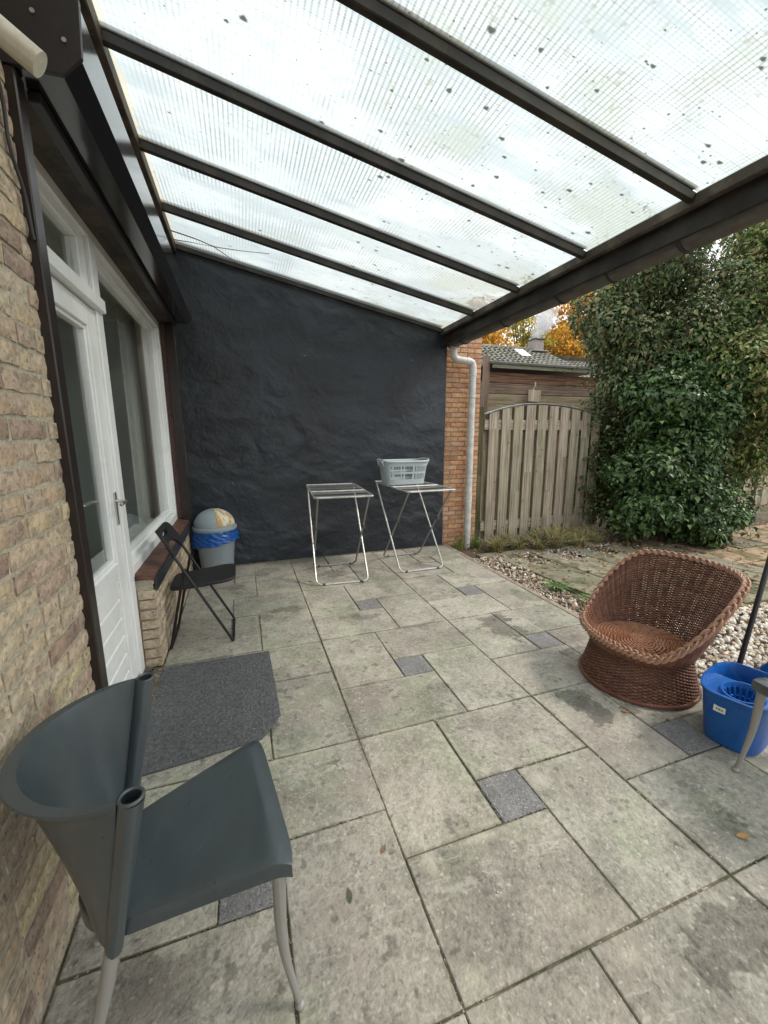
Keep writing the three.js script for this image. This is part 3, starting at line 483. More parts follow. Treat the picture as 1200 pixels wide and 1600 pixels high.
// ---------- gutter and downpipe ----------
{
  const t = thing('gutter', 'dark half-round gutter hung along the canopy eave', 'gutter');
  const gx = 2.066, gy = 2.556, R = 0.08, z0 = -4.06, z1 = 1.9, pts = [];
  for (let k = 0; k <= 20; k++) { const a = Math.PI + k / 20 * Math.PI; pts.push([gx + Math.cos(a) * R, gy + Math.sin(a) * R]); }
  const inn = pts.map(([x, y]) => [gx + (x - gx) * 0.95, gy + (y - gy) * 0.95]).reverse();
  const s = new THREE.Shape([...pts, ...inn].map(([x, y]) => new THREE.Vector2(x, y)));
  const g = new THREE.ExtrudeGeometry(s, { depth: z1 - z0, bevelEnabled: false }); g.translate(0, 0, z0); mesh('trough', creased(boxUV(g), 0.6), M.gutter, t);
  mesh('bead', sweep([[gx + R, gy, z0], [gx + R, gy, z1]], 0.009, 10), M.gutter, t);
  const cap = new THREE.ExtrudeGeometry(new THREE.Shape(pts.map(([x, y]) => new THREE.Vector2(x, y))), { depth: 0.01, bevelEnabled: false }); cap.translate(0, 0, z0 - 0.006); mesh('stop_end', boxUV(cap), M.gutter, t);
  for (const z of [-3.75, -2.95, -2.2, -1.72, -1.22, -0.7, -0.05, 0.7, 1.5]) {
    const p = []; for (let k = 0; k <= 16; k++) { const a = Math.PI + k / 16 * Math.PI; p.push([gx + Math.cos(a) * (R + 0.003), gy + Math.sin(a) * (R + 0.003), z]); }
    p.unshift([gx - R - 0.003, gy + 0.06, z]); mesh('bracket', sweep(p, 0.0075, 6, false, 1.6), M.blackTrim, t);
  }
}
{
  const t = thing('downpipe', 'white plastic downpipe with an offset elbow on the brick pier', 'downpipe');
  const r = 0.044;
  mesh('outlet_pipe', creased(sweep(rounded([[2.062, 2.56, -4.0], [2.062, 2.345, -4.0], [2.335, 2.325, -4.0], [2.335, 2.2, -4.0]], 0.075, 9), r, 18)), M.pvc, t);
  mesh('lower_pipe', creased(sweep([[2.335, 2.24, -4.0], [2.338, -0.05, -4.0]], r, 18)), M.pvc, t);
  for (const y of [2.215, 1.47, 0.62]) mesh('socket', creased(sweep([[2.336, y - 0.055, -4.0], [2.336, y + 0.055, -4.0]], r + 0.0035, 18)), M.pvc, t);
  mesh('socket', creased(sweep([[2.235, 2.333, -4.0], [2.27, 2.33, -4.0]], r + 0.0035, 18)), M.pvc, t);
  for (const y of [1.9, 0.9]) mesh('pipe_clip', creased(sweep(Array.from({ length: 24 }, (_, k) => [2.337 + Math.cos(k / 24 * 6.283) * (r + 0.004), y, -4.0 + Math.sin(k / 24 * 6.283) * (r + 0.004)]), 0.004, 6, true)), M.pvc, t);
}
// ---------- wooden gate ----------
{
  const t = thing('wooden_gate', 'weathered grey plank gate with arched top between brick pier and shrubs', 'gate', [0, -0.03, -4.2]);
  const r = rng(51), top = (x) => 1.882 - 0.19 * Math.pow((x - 3.5) / 0.95, 2) * (x < 3.5 ? 1 : 0.55);
  mesh('gate_post', shift(cbox(0.09, 1.84, 0.09, 0.008), 2.585, 0.92, 0.0), M.mossPost, t);
  const plank = (x, w, z, name, m) => {
    const h = top(x) - 0.012, g = cbox(w, h, 0.019, 0.003, r() * 3, r() * 3, (a, b, c) => [a, b + (b > 0 ? top(x + a) - top(x) : 0), c + a * 0.0]); const b = mesh(name, g, m, t);
    b.position.set(x, h / 2 + 0.004, z + (r() - 0.5) * 0.004); b.rotation.z = (r() - 0.5) * 0.006; b.rotation.y = (r() - 0.5) * 0.025;
  };
  for (let k = 0; k < 10; k++) plank(2.785 + k * 0.197, 0.146, 0.038, 'front_board', M.gateWood[Math.floor(r() * 3)]);
  for (let k = 0; k < 11; k++) plank(2.70 + k * 0.197, 0.14, -0.045, 'back_board', M.gateWood[Math.floor(r() * 3)]);
  for (const y of [1.60, 0.20]) { const g = cbox(0.085 + 0.05, 2.1, 0.035, 0.004); const m = mesh('rail', g, M.gateWood[y > 1 ? 2 : 1], t); m.position.set(3.70, y, 0.008); m.rotation.z = H2; }
  const p = []; for (let k = 0; k <= 40; k++) { const x = 2.635 + k / 40 * 2.05; p.push([x, top(x) + 0.008, 0.012]); }
  mesh('cap_strip', sweep(p, 0.011, 8, false, 4.2), M.lead, t);
}
// ---------- shed behind the gate ----------
{
  const t = thing('wooden_shed', 'brown wooden shed with horizontal boards showing over the gate', 'shed', [0, 0, -6.5]);
  const r = rng(61); mesh('shed_body', shift(boxUV(new THREE.BoxGeometry(3.0, 2.55, 2.2)), 5.62, 1.2, -1.15), M.shedWood[1], t);
  for (let k = 0; k < 13; k++) { const b = mesh('board', cbox(0.199, 3.0, 0.026, 0.004, r() * 3, r() * 3), M.shedWood[k > 11 ? 0 : k === 9 || k === 10 ? 2 : k % 2 ? 1 : 0], t); b.position.set(5.62, 0.1 + k * 0.2035, 0.0 + (k % 2) * 0.004); b.rotation.z = H2; b.rotation.x = -0.012; }
  mesh('corner_board', shift(cbox(0.1, 2.95, 0.1, 0.006), 4.09, 1.45, 0.04), M.shedWood[1], t); mesh('corner_board', shift(cbox(0.1, 2.75, 0.1, 0.006), 6.95, 1.35, 0.04), M.mossPost, t);
  const f = mesh('fascia_board', cbox(0.1, 2.82, 0.03, 0.004), M.lichen, t); f.position.set(5.6, 2.755, 0.1); f.rotation.z = H2;
  mesh('shed_roof', shift(cbox(2.95, 0.05, 2.4, 0.006), 5.6, 2.80, -1.06), M.gutter, t);
}
{
  const t = thing('wooden_plaque', 'small pale square wooden plaque hung on the shed wall', 'plaque', [5.235, 2.215, -6.445]);
  mesh('board', cbox(0.3, 0.23, 0.02, 0.004, 0.7, 0.3), M.gateWood[2], t); mesh('cord', sweep([[-0.05, 0.11, 0.01], [0.0, 0.2, 0.006], [0.06, 0.11, 0.01]], 0.005, 6), M.steel, t); mesh('hook', shift(cbox(0.03, 0.09, 0.02, 0.003), 0.0, 0.23, 0.004), M.steel, t);
}
// ---------- neighbour's house beyond ----------
{
  const t = thing('neighbour_house', 'neighbouring house with grey tiled roof and chimney beyond the shed', 'house');
  const tileMap = tex(256, 256, (u, v) => { const i = Math.floor(u * 16), j = Math.floor(v * 16), h = hash2(i, j, 601), n = fbm(u * 9, v * 9, 602, 4, 9), b = fbm(u * 60, v * 60, 603, 2, 60); const c = mix3([0.13, 0.125, 0.105], [0.28, 0.275, 0.225], clamp(0.2 + 0.5 * h + 0.9 * (n - 0.5) + 0.5 * (b - 0.5))); return c; }, { metres: [4.8, 5.4] });
  const mt = std({ map: tileMap, roughness: 0.85 }), wallM = std({ color: lin(0.3, 0.19, 0.13), map: brickMap, roughness: 0.9 });
  mesh('wall', boxUV(shift(new THREE.BoxGeometry(11, 4.2, 6.6), 14.5, 1.9, -20)), wallM, t);
  // overlapping tile courses, front slope facing the garden
  const slope = (name, x0, x1a, x1b, z0, y0, z1, y1, m) => {
    const N = 17, V = [], zz = z1 - z0, yy = y1 - y0, L = Math.hypot(zz, yy), ny = zz / L, nz = -yy / L;
    const course = (k, lift) => { const a = k / N; return [z0 + zz * a + nz * lift, y0 + yy * a + ny * lift]; };
    for (let k = 0; k < N; k++) {
      const [za, ya] = course(k, 0.0), [zb, yb] = course(k + 1, 0.055), a = x1a + (x1b - x1a) * k / N, b = x1a + (x1b - x1a) * (k + 1) / N, [zc, yc] = course(k + 1, 0);
      const q = (p1, p2, p3, p4) => V.push(...p1, ...p2, ...p3, ...p1, ...p3, ...p4);
      const n = Math.max(1, Math.round((a - x0) / 0.3));
      for (let i = 0; i < n; i++) { const u0 = x0 + (a - x0) * i / n, u1 = x0 + (a - x0) * (i + 1) / n, um = (u0 + u1) / 2, f = (b - x0) / (a - x0), w0 = x0 + (u0 - x0) * f, w1 = x0 + (u1 - x0) * f, wm = (w0 + w1) / 2;
        q([w0, yb, zb], [wm, yb + 0.05, zb], [um, ya + 0.05, za], [u0, ya, za]); q([wm, yb + 0.05, zb], [w1, yb, zb], [u1, ya, za], [um, ya + 0.05, za]); q([w0, yc, zc], [w1, yc, zc], [w1, yb, zb], [w0, yb, zb]); }
    }
    const g = new THREE.BufferGeometry(); g.setAttribute('position', new THREE.BufferAttribute(new Float32Array(V), 3)); return mesh(name, boxUV(g), m, t);
  };
  const roof = slope('roof', 10.2, 16.2, 17.9, -20, 6.25, -16.3, 3.95, mt); slope('side_roof', 16.0, 21.0, 21.0, -20.9, 6.12, -17.0, 3.8, mt);
  const bk = new THREE.BufferGeometry(); bk.setAttribute('position', new THREE.BufferAttribute(new Float32Array([10.2, 6.25, -20, 21, 6.1, -20.4, 21, 3.9, -24, 10.2, 6.25, -20, 21, 3.9, -24, 10.2, 3.9, -24]), 3)); mesh('back_roof', boxUV(bk), mt, t);
  mesh('ridge', sweep([[10.2, 6.27, -20], [16.3, 6.27, -20]], 0.1, 8), mt, roof); mesh('hip_ridge', sweep([[16.2, 6.24, -20], [17.9, 3.98, -16.25]], 0.07, 8), mt, roof);
  const ch = mesh('chimney', shift(cbox(0.68, 0.75, 0.6, 0.02), 15.9, 6.4, -20.0), std({ color: lin(0.34, 0.3, 0.28), map: brickMap, roughness: 0.9 }), t);
  mesh('chimney_cap', shift(cbox(0.78, 0.06, 0.7, 0.02), 15.9, 6.8, -20.0), M.blackTrim, ch); mesh('flashing', shift(cbox(1.0, 0.05, 0.5, 0.01), 15.9, 6.14, -19.72), M.lead, ch);
  const sk = mesh('skylight', cbox(0.62, 0.06, 0.9, 0.02), M.white, roof); sk.position.set(14.55, 5.92, -19.35); sk.rotation.x = 0.557;
  mesh('eaves_gutter', sweep([[10.2, 3.92, -16.2], [20.9, 3.85, -16.2]], 0.08, 8), M.pvc, t);
}
{ // wisp of smoke over the chimney
  const t = thing('chimney_smoke', 'white wisp of smoke rising over the neighbouring chimney', 'smoke', [15.9, 6.85, -20]), r = rng(66), mt = std({ color: lin(0.85, 0.86, 0.88), roughness: 1, transparent: true, opacity: 0.13, depthWrite: false });
  for (let k = 0; k < 16; k++) { const g = new THREE.IcosahedronGeometry(1, 3), p = g.attributes.position, s = 0.16 + 0.028 * k; for (let i = 0; i < p.count; i++) { const x = p.getX(i), y = p.getY(i), z = p.getZ(i), q = 0.65 + 0.7 * fbm(x * 1.6 + k * 3, y * 1.6 + z * 1.3 + 7, 67, 3); p.setXYZ(i, x * q * s, y * q * s * 1.15, z * q * s); } g.computeVertexNormals(); const m = mesh('puff', g, mt, t); m.position.set(0.05 * k + (r() - 0.5) * 0.3, 0.08 + k * 0.085, (r() - 0.5) * 0.3); }
}
// ---------- foliage ----------
const H2pi = Math.PI * 2;
function leafCloud(seed, clumps, perArea, leaf, tones, opt = {}) {      // leaves spread through shells of many clumps [x, y, z, rx, ry, rz], and shoots that stick out of them
  const r = rng(seed), pos = [], col = [], a = v3(), d = v3(), n = v3();
  const put = (x, y, z, k = 1) => {                                      // one leaf of four facets lying along d, facing n
    d.sub(n.clone().multiplyScalar(d.dot(n))).normalize(); a.copy(d).cross(n);
    const q = Math.pow(r(), 1.4), L = leaf[0] * (0.5 + 0.95 * q) * k, W = leaf[1] * (0.5 + 0.95 * q) * (0.8 + 0.4 * r()) * k, fold = W * 0.35, cup = L * (0.04 + 0.2 * r());
    const P = (s, t, h) => [x + d.x * s + a.x * t + n.x * h, y + d.y * s + a.y * t + n.y * h, z + d.z * s + a.z * t + n.z * h];
    const A = P(-L / 2, 0, -cup), B = P(-L * 0.02, -W / 2, fold * 0.6), C = P(L / 2, 0, -cup), D = P(-L * 0.02, W / 2, fold * 0.6), E = P(0, 0, 0);
    const t = r(), k1 = Math.min(tones.length - 2, Math.floor(t * (tones.length - 1))), c = mix3(tones[k1], tones[k1 + 1], t * (tones.length - 1) - k1), v = 0.75 + 0.5 * r();
    for (const T of [[A, E, B], [B, E, C], [A, D, E], [E, D, C]]) for (const e of T) { pos.push(...e); col.push(c[0] * v, c[1] * v, c[2] * v); }
  };
  for (const [cx, cy, cz, rx, ry, rz] of clumps) {
    const cnt = Math.round(perArea * (0.7 + 0.5 * r()) * (rx * ry + ry * rz + rx * rz) / 3 * 12.57);
    for (let k = 0; k < cnt; k++) {
      const th = r() * H2pi, ph = Math.acos(2 * r() - 1), sh = opt.shell ? 1 - opt.shell * r() * r() : Math.cbrt(r());
      const ux = Math.sin(ph) * Math.cos(th), uy = Math.cos(ph), uz = Math.sin(ph) * Math.sin(th);
      const x = cx + ux * rx * sh, y = cy + uy * ry * sh, z = cz + uz * rz * sh; if (opt.keep && !opt.keep(x, y, z)) continue;
      n.set(ux / rx, uy / ry, uz / rz).normalize(); n.x += (r() - 0.5) * 1.5; n.y += (r() - 0.25) * 1.5; n.z += (r() - 0.5) * 1.5; n.normalize();
      d.set(ux + (r() - 0.5) * 1.6, uy - 0.55 + (r() - 0.5) * 1.2, uz + (r() - 0.5) * 1.6); put(x, y, z);
    }
  }
  for (let k = 0; k < (opt.shoots ?? 0); k++) {
    const [cx, cy, cz, rx, ry, rz] = clumps[Math.floor(r() * clumps.length)], th = r() * H2pi, ph = Math.acos(1 - 1.3 * r()), ux = Math.sin(ph) * Math.cos(th), uy = Math.cos(ph), uz = Math.sin(ph) * Math.sin(th), g = v3(ux + (r() - 0.5) * 0.5, uy + 0.15, uz + (r() - 0.5) * 0.5).normalize(), len = leaf[0] * (2.2 + 3 * r()), st = leaf[0] * 0.42;
    for (let q = 0, s = 0; s < len; s += st, q++) { const x = cx + ux * rx * 0.9 + g.x * s, y = cy + uy * ry * 0.9 + g.y * s - 0.15 * s * s / len, z = cz + uz * rz * 0.9 + g.z * s; if (opt.keep && !opt.keep(x, y, z)) continue; const w = q * 2.4; n.set(Math.cos(w) * 0.5, 0.9, Math.sin(w) * 0.5).normalize(); d.set(g.x * 0.5 + Math.cos(w), g.y * 0.5 + 0.1, g.z * 0.5 + Math.sin(w)); put(x + Math.cos(w) * leaf[0] * 0.4, y, z + Math.sin(w) * leaf[0] * 0.4, 0.95); }
  }
  const g = new THREE.BufferGeometry(); g.setAttribute('position', new THREE.Float32BufferAttribute(pos, 3)); g.setAttribute('color', new THREE.Float32BufferAttribute(col, 3)); g.computeVertexNormals(); return g;
}
const leafMat = (rough = 0.42, t = 0.2) => phys({ vertexColors: true, roughness: rough, transmission: t, thickness: 0, ior: 1.4, side: THREE.DoubleSide });
M.leafGlossy = leafMat(0.36, 0.12); M.leafSoft = leafMat(0.55, 0.2); M.leafAutumn = leafMat(0.8, 0.35);
M.bark = std({ color: lin(0.11, 0.085, 0.06), bumpMap: bumpRough, bumpScale: 0.02, roughness: 0.95 });
function limbs(seed, base, tips, r0, parent, name = 'trunk', mat = M.bark) {
  const r = rng(seed), list = [], b = v3(...base), top = tips.reduce((s, q) => s.add(v3(...q)), v3()).multiplyScalar(1 / tips.length), fork = b.clone().lerp(top, 0.5);
  list.push(sweep(rounded([base, [lerp(base[0], fork.x, 0.5) + (r() - 0.5) * r0 * 2, lerp(base[1], fork.y, 0.5), lerp(base[2], fork.z, 0.5)], [fork.x, fork.y, fork.z]], r0 * 4), (q) => r0 * (1.15 - 0.45 * q), 8));
  for (const q of tips) { const f = b.clone().lerp(fork, 0.55 + 0.45 * r()), m = f.clone().lerp(v3(...q), 0.5); m.y += r() * r0 * 3; list.push(sweep(rounded([[f.x, f.y, f.z], [m.x, m.y, m.z], q], r0 * 5), (s) => r0 * 0.62 * (1 - 0.8 * s) + 0.004, 6)); }
  return mesh(name, join(list), mat, parent);
}
function blob(seed, n, c, R, size) { const r = rng(seed), out = []; for (let k = 0; k < n; k++) { const th = r() * H2pi, ph = Math.acos(2 * r() - 1), s = Math.pow(r(), 0.45) * 0.86, q = size * (0.65 + 0.7 * r()); out.push([c[0] + Math.sin(ph) * Math.cos(th) * R[0] * s, c[1] + Math.cos(ph) * R[1] * s, c[2] + Math.sin(ph) * Math.sin(th) * R[2] * s, q, q * 0.85, q]); } return out; }
const GREEN = [[0.022, 0.045, 0.014], [0.042, 0.085, 0.025], [0.07, 0.13, 0.038], [0.125, 0.205, 0.062]];
const OLIVE = [[0.03, 0.054, 0.018], [0.055, 0.095, 0.03], [0.1, 0.15, 0.048], [0.16, 0.19, 0.07], [0.22, 0.175, 0.09]];
const LIME = [[0.05, 0.095, 0.024], [0.095, 0.16, 0.036], [0.175, 0.24, 0.055], [0.27, 0.285, 0.095], [0.32, 0.225, 0.125]];
{
  const s = thing('evergreen_tree', 'tall olive-green evergreen overhanging the end of the gate', 'tree');
  const cl = [...blob(71, 60, [5.6, 3.0, -4.1], [1.35, 1.5, 0.85], 0.4), ...blob(72, 16, [4.62, 2.65, -3.85], [0.42, 0.75, 0.4], 0.27), ...blob(69, 46, [4.85, 1.1, -4.3], [0.55, 1.2, 0.35], 0.26)];
  mesh('crown', leafCloud(73, cl, 280, [0.078, 0.036], OLIVE, { shell: 0.55, shoots: 260 }), M.leafSoft, s);
  limbs(74, [5.45, -0.05, -4.1], cl.slice(0, 18).map((q) => q.slice(0, 3)), 0.09, s);
}
{
  const s = thing('laurel_shrub', 'dense dark green glossy laurel reaching the ground behind the wicker chair', 'shrub');
  const cl = [...blob(75, 44, [5.05, 0.8, -3.35], [0.85, 0.9, 0.6], 0.25), ...blob(76, 46, [5.25, 1.75, -3.45], [0.95, 1.05, 0.55], 0.25), ...blob(68, 26, [5.9, 2.3, -3.35], [0.8, 0.7, 0.5], 0.24), ...blob(78, 16, [4.62, 0.42, -3.2], [0.36, 0.4, 0.34], 0.2), ...blob(70, 22, [5.35, 0.3, -2.95], [0.6, 0.28, 0.3], 0.19)];
  mesh('crown', leafCloud(77, cl, 400, [0.09, 0.048], GREEN, { shell: 0.5, shoots: 300, keep: (x, y) => y > -0.02 }), M.leafGlossy, s);
  limbs(79, [5.05, -0.05, -3.3], cl.slice(0, 16).map((q) => q.slice(0, 3)), 0.045, s); limbs(80, [5.42, -0.05, -2.72], cl.slice(20, 28).map((q) => q.slice(0, 3)), 0.028, s, 'stem');
}
{
  const s = thing('viburnum_tree', 'broad bright green shrub tree with pinkish tips above the laurel', 'tree');
  const cl = [...blob(81, 70, [6.45, 2.45, -3.25], [1.2, 1.05, 0.8], 0.34), ...blob(82, 30, [7.5, 3.9, -3.7], [1.4, 1.1, 0.9], 0.42), ...blob(89, 30, [6.6, 1.35, -3.55], [1.0, 0.7, 0.5], 0.29)];
  mesh('crown', leafCloud(83, cl, 270, [0.084, 0.038], LIME, { shell: 0.55, shoots: 300 }), M.leafSoft, s);
  limbs(84, [6.5, -0.05, -3.7], cl.slice(0, 20).map((q) => q.slice(0, 3)), 0.06, s);
}
{
  const s = thing('hedge_shrub', 'light green loose shrub in front of the far plank fence', 'shrub');
  const cl = [...blob(85, 26, [8.1, 1.75, -3.9], [0.7, 0.9, 0.5], 0.28), ...blob(86, 16, [6.35, 0.45, -3.55], [0.55, 0.42, 0.3], 0.22)];
  mesh('crown', leafCloud(87, cl, 240, [0.085, 0.042], [...GREEN.slice(1), LIME[2]], { shell: 0.6, shoots: 120, keep: (x, y) => y > 0.02 }), M.leafGlossy, s);
  limbs(88, [7.9, -0.05, -3.9], cl.slice(0, 12).map((q) => q.slice(0, 3)), 0.04, s);
}
// autumn trees behind the neighbour's roof
const AUT = [[0.5, 0.22, 0.02], [0.68, 0.36, 0.03], [0.76, 0.46, 0.045], [0.66, 0.48, 0.07]], YEL = [[0.22, 0.25, 0.06], [0.38, 0.37, 0.075], [0.58, 0.46, 0.065], [0.68, 0.48, 0.06]];
[[1, 18.2, -29, 3.2, 12.6, AUT, 'orange-yellow autumn tree rising behind the roof beside the brick pier'], [2, 22.8, -30, 2.6, 15.5, YEL, 'thin yellow-green autumn tree behind the chimney'], [3, 26.8, -30, 3.0, 15.5, AUT, 'golden autumn tree right of the chimney'], [4, 31.5, -31, 3.8, 18.5, YEL, 'tall yellow-green autumn tree close to the olive evergreen'], [5, 38, -33, 5, 18, YEL, 'broad yellow-green autumn tree behind the shrub trees']].forEach(([k, x, z, R, h, tones, label]) => {
  const s = thing('autumn_tree', label, 'tree', [0, 0, 0], 0, 'autumn trees beyond the houses');
  const cl = blob(90 + k, 110, [x, h * 0.62, z], [R, h * 0.38, R * 0.8], R * 0.24);
  mesh('crown', leafCloud(100 + k, cl, k === 2 ? 7 : 12, [0.26, 0.19], tones, { shell: 0.9 }), M.leafAutumn, s);
  limbs(110 + k, [x, -0.1, z], cl.slice(0, 30).map((q) => q.slice(0, 3)), 0.16, s);
});
// far plank fence
{
  const t = thing('plank_fence', 'grey-green plank fence at the far side of the garden', 'fence', [0, -0.05, -4.9]); const r = rng(121);
  for (let k = 0; k < 30; k++) { const b = mesh('board', cbox(0.145, 1.8, 0.02, 0.003, r() * 3, r() * 3), M.gateWood[Math.floor(r() * 2)], t); b.position.set(6.6 + k * 0.165, 0.9 + (r() - 0.5) * 0.02, k % 2 ? 0.03 : -0.01); b.rotation.z = (r() - 0.5) * 0.006; }
  for (const y of [0.3, 1.5]) { const m = mesh('rail', cbox(0.07, 5, 0.022, 0.003), M.gateWood[1], t); m.position.set(9.0, y, -0.033); m.rotation.z = H2; }
}
// ---------- garden floor ----------
{
  const r = rng(131), y = -0.03;
  const path = thing('garden_path', 'mossy grey strip slabs laid between pebbles beside the patio', 'path');
  mesh('strip_slab', shift(cbox(1.95, 0.05, 0.13, 0.006), 3.2, y - 0.02, -3.52), M.gardenSlab[0], path);
  for (let k = 0; k < 9; k++) { const x = 2.60 + k * 0.27, zf = -3.38 + (k % 2 ? 0.34 : 0.0) + (r() - 0.5) * 0.06, zn = -1.95 + (k % 3) * 0.12; const b = mesh('strip_slab', cbox(0.262, 0.05, zn - zf, 0.006, r() * 3, r() * 3), M.gardenSlab[k % 3], path); b.position.set(x, y - 0.018 + (r() - 0.5) * 0.006, (zn + zf) / 2); b.rotation.y = 0.12 + (r() - 0.5) * 0.01; }
  const far = thing('clay_path', 'brown moss-patched slabs of the path past the laurel', 'path');
  for (let i = 0; i < 6; i++) for (let j = 0; j < 4; j++) { const b = mesh('path_slab', cbox(0.59, 0.05, 0.39, 0.008, r() * 3, r() * 3), i * 7 % 3 === 1 && j === 1 ? M.gardenSlab[0] : M.clayPath, far); b.position.set(5.0 + i * 0.62 + (j % 2) * 0.3, y - 0.02 + (r() - 0.5) * 0.008, -3.3 + j * 0.42); b.rotation.y = (r() - 0.5) * 0.03; }
  for (let k = 0; k < 4; k++) { const b = mesh('path_slab', cbox(0.6, 0.05, 0.3, 0.008, r() * 3, r() * 3), M.gardenSlab[k % 3], far); b.position.set(3.35 + k * 0.63, y - 0.02, -1.62 - 0.02 * k); b.rotation.y = -0.05; }
}
function pebbles(name, seed, n, area, tones, size) {
  const r = rng(seed), g = new THREE.IcosahedronGeometry(1, 1), p = g.attributes.position, q = v3();
  for (let i = 0; i < p.count; i++) { q.fromBufferAttribute(p, i); const k = 1 + 0.22 * (vn(q.x * 1.7 + 5, q.y * 1.7 + q.z * 2.3 + 5, 7) - 0.5) * 2; p.setXYZ(i, q.x * k, q.y * k * 0.62, q.z * k * 0.8); } g.computeVertexNormals();
  const m = new THREE.InstancedMesh(g, std({ color: 0xffffff, roughness: 0.75, bumpMap: bumpGrain, bumpScale: 0.001 }), n), o = new THREE.Object3D(), c = new THREE.Color();
  let k = 0, guard = 0; while (k < n && guard++ < n * 40) { const [x, z] = area(r); if (x === null) continue; const s = size * (0.5 + 0.9 * r()); o.position.set(x, -0.045 + s * 0.3 + 0.012 * r(), z); o.rotation.set(r() * 0.8, r() * 6.28, r() * 0.8); o.scale.setScalar(s); o.updateMatrix(); m.setMatrixAt(k, o.matrix); const t = tones[Math.floor(r() * tones.length)], v = 0.75 + 0.45 * r(); c.setRGB(t[0] * v, t[1] * v, t[2] * v); m.setColorAt(k, c); k++; }
  m.count = k; m.name = name; m.castShadow = m.receiveShadow = true; scene.add(m); return m;
}
const inQuad = (x, z, q) => { let s = 0; for (let i = 0; i < 4; i++) { const [ax, az] = q[i], [bx, bz] = q[(i + 1) % 4], c = (bx - ax) * (z - az) - (bz - az) * (x - ax); s += c > 0 ? 1 : -1; } return Math.abs(s) === 4; };
{
  const WHITE = [[0.62, 0.57, 0.5], [0.72, 0.69, 0.63], [0.52, 0.44, 0.37], [0.66, 0.6, 0.52], [0.42, 0.36, 0.3], [0.56, 0.5, 0.42]], BROWN = [[0.2, 0.15, 0.1], [0.38, 0.32, 0.26], [0.55, 0.48, 0.4], [0.12, 0.09, 0.06], [0.3, 0.24, 0.18]];
  const quadPick = (qs) => (r) => { const q = qs[Math.floor(r() * qs.length)], xs = q.map((p) => p[0]), zs = q.map((p) => p[1]), x = lerp(Math.min(...xs), Math.max(...xs), r()), z = lerp(Math.min(...zs), Math.max(...zs), r()); return inQuad(x, z, q) ? [x, z] : [null, null]; };
  const a = pebbles('white_pebbles', 141, 6200, quadPick([[[2.08, -1.5], [4.6, -1.42], [4.6, -0.3], [2.08, -0.3]], [[2.08, -1.5], [4.6, -1.42], [4.6, -0.3], [2.08, -0.3]], [[2.08, -0.3], [4.0, -0.3], [4.0, 0.9], [2.08, 0.9]]]), WHITE, 0.0165); a.userData = { kind: 'stuff', label: 'white and pink pebbles on the ground right of the wicker chair', category: 'pebbles' };
  const b = pebbles('mixed_gravel', 142, 3600, quadPick([[[2.07, -3.45], [2.5, -3.45], [2.32, -1.5], [2.07, -1.5]], [[2.07, -3.45], [2.5, -3.45], [2.32, -1.5], [2.07, -1.5]], [[2.5, -3.45], [4.6, -3.45], [4.6, -2.95], [2.5, -2.95]], [[2.07, -1.95], [3.6, -1.9], [3.6, -1.4], [2.07, -1.45]]]), [...BROWN, ...BROWN, ...BROWN, ...WHITE.slice(0, 3)], 0.0135); b.userData = { kind: 'stuff', label: 'brown and white gravel between patio edging and garden slabs', category: 'gravel' };
}
// grass, small plants, dry leaves
function blades(seed, n, pick, len, tones, wid = 0.006, lean = 0.9) {
  const r = rng(seed), pos = [], col = [];
  for (let k = 0; k < n; k++) {
    const [x, z, sc = 1] = pick(r), a = r() * 6.283, L = len * (0.45 + 0.8 * r()) * sc, w = wid * (0.6 + 0.7 * r()), ld = lean * (0.25 + r()) * L, y0 = -0.06;
    const dx = Math.cos(a), dz = Math.sin(a), px = -dz * w, pz = dx * w, t = tones[Math.floor(r() * tones.length)], v = 0.7 + 0.6 * r();
    const at = (s) => [x + dx * ld * s * s, y0 + L * (s - 0.42 * s * s * lean), z + dz * ld * s * s], A = at(0), B = at(0.5), C = at(1);
    const q = [[A[0] - px, A[1], A[2] - pz], [A[0] + px, A[1], A[2] + pz], [B[0] + px * 0.8, B[1], B[2] + pz * 0.8], [B[0] - px * 0.8, B[1], B[2] - pz * 0.8]];
    for (const T of [[q[0], q[1], q[2]], [q[0], q[2], q[3]], [q[3], q[2], C]]) for (const e of T) { pos.push(...e); col.push(t[0] * v, t[1] * v, t[2] * v); }
  }
  const g = new THREE.BufferGeometry(); g.setAttribute('position', new THREE.Float32BufferAttribute(pos, 3)); g.setAttribute('color', new THREE.Float32BufferAttribute(col, 3)); g.computeVertexNormals(); return g;
}
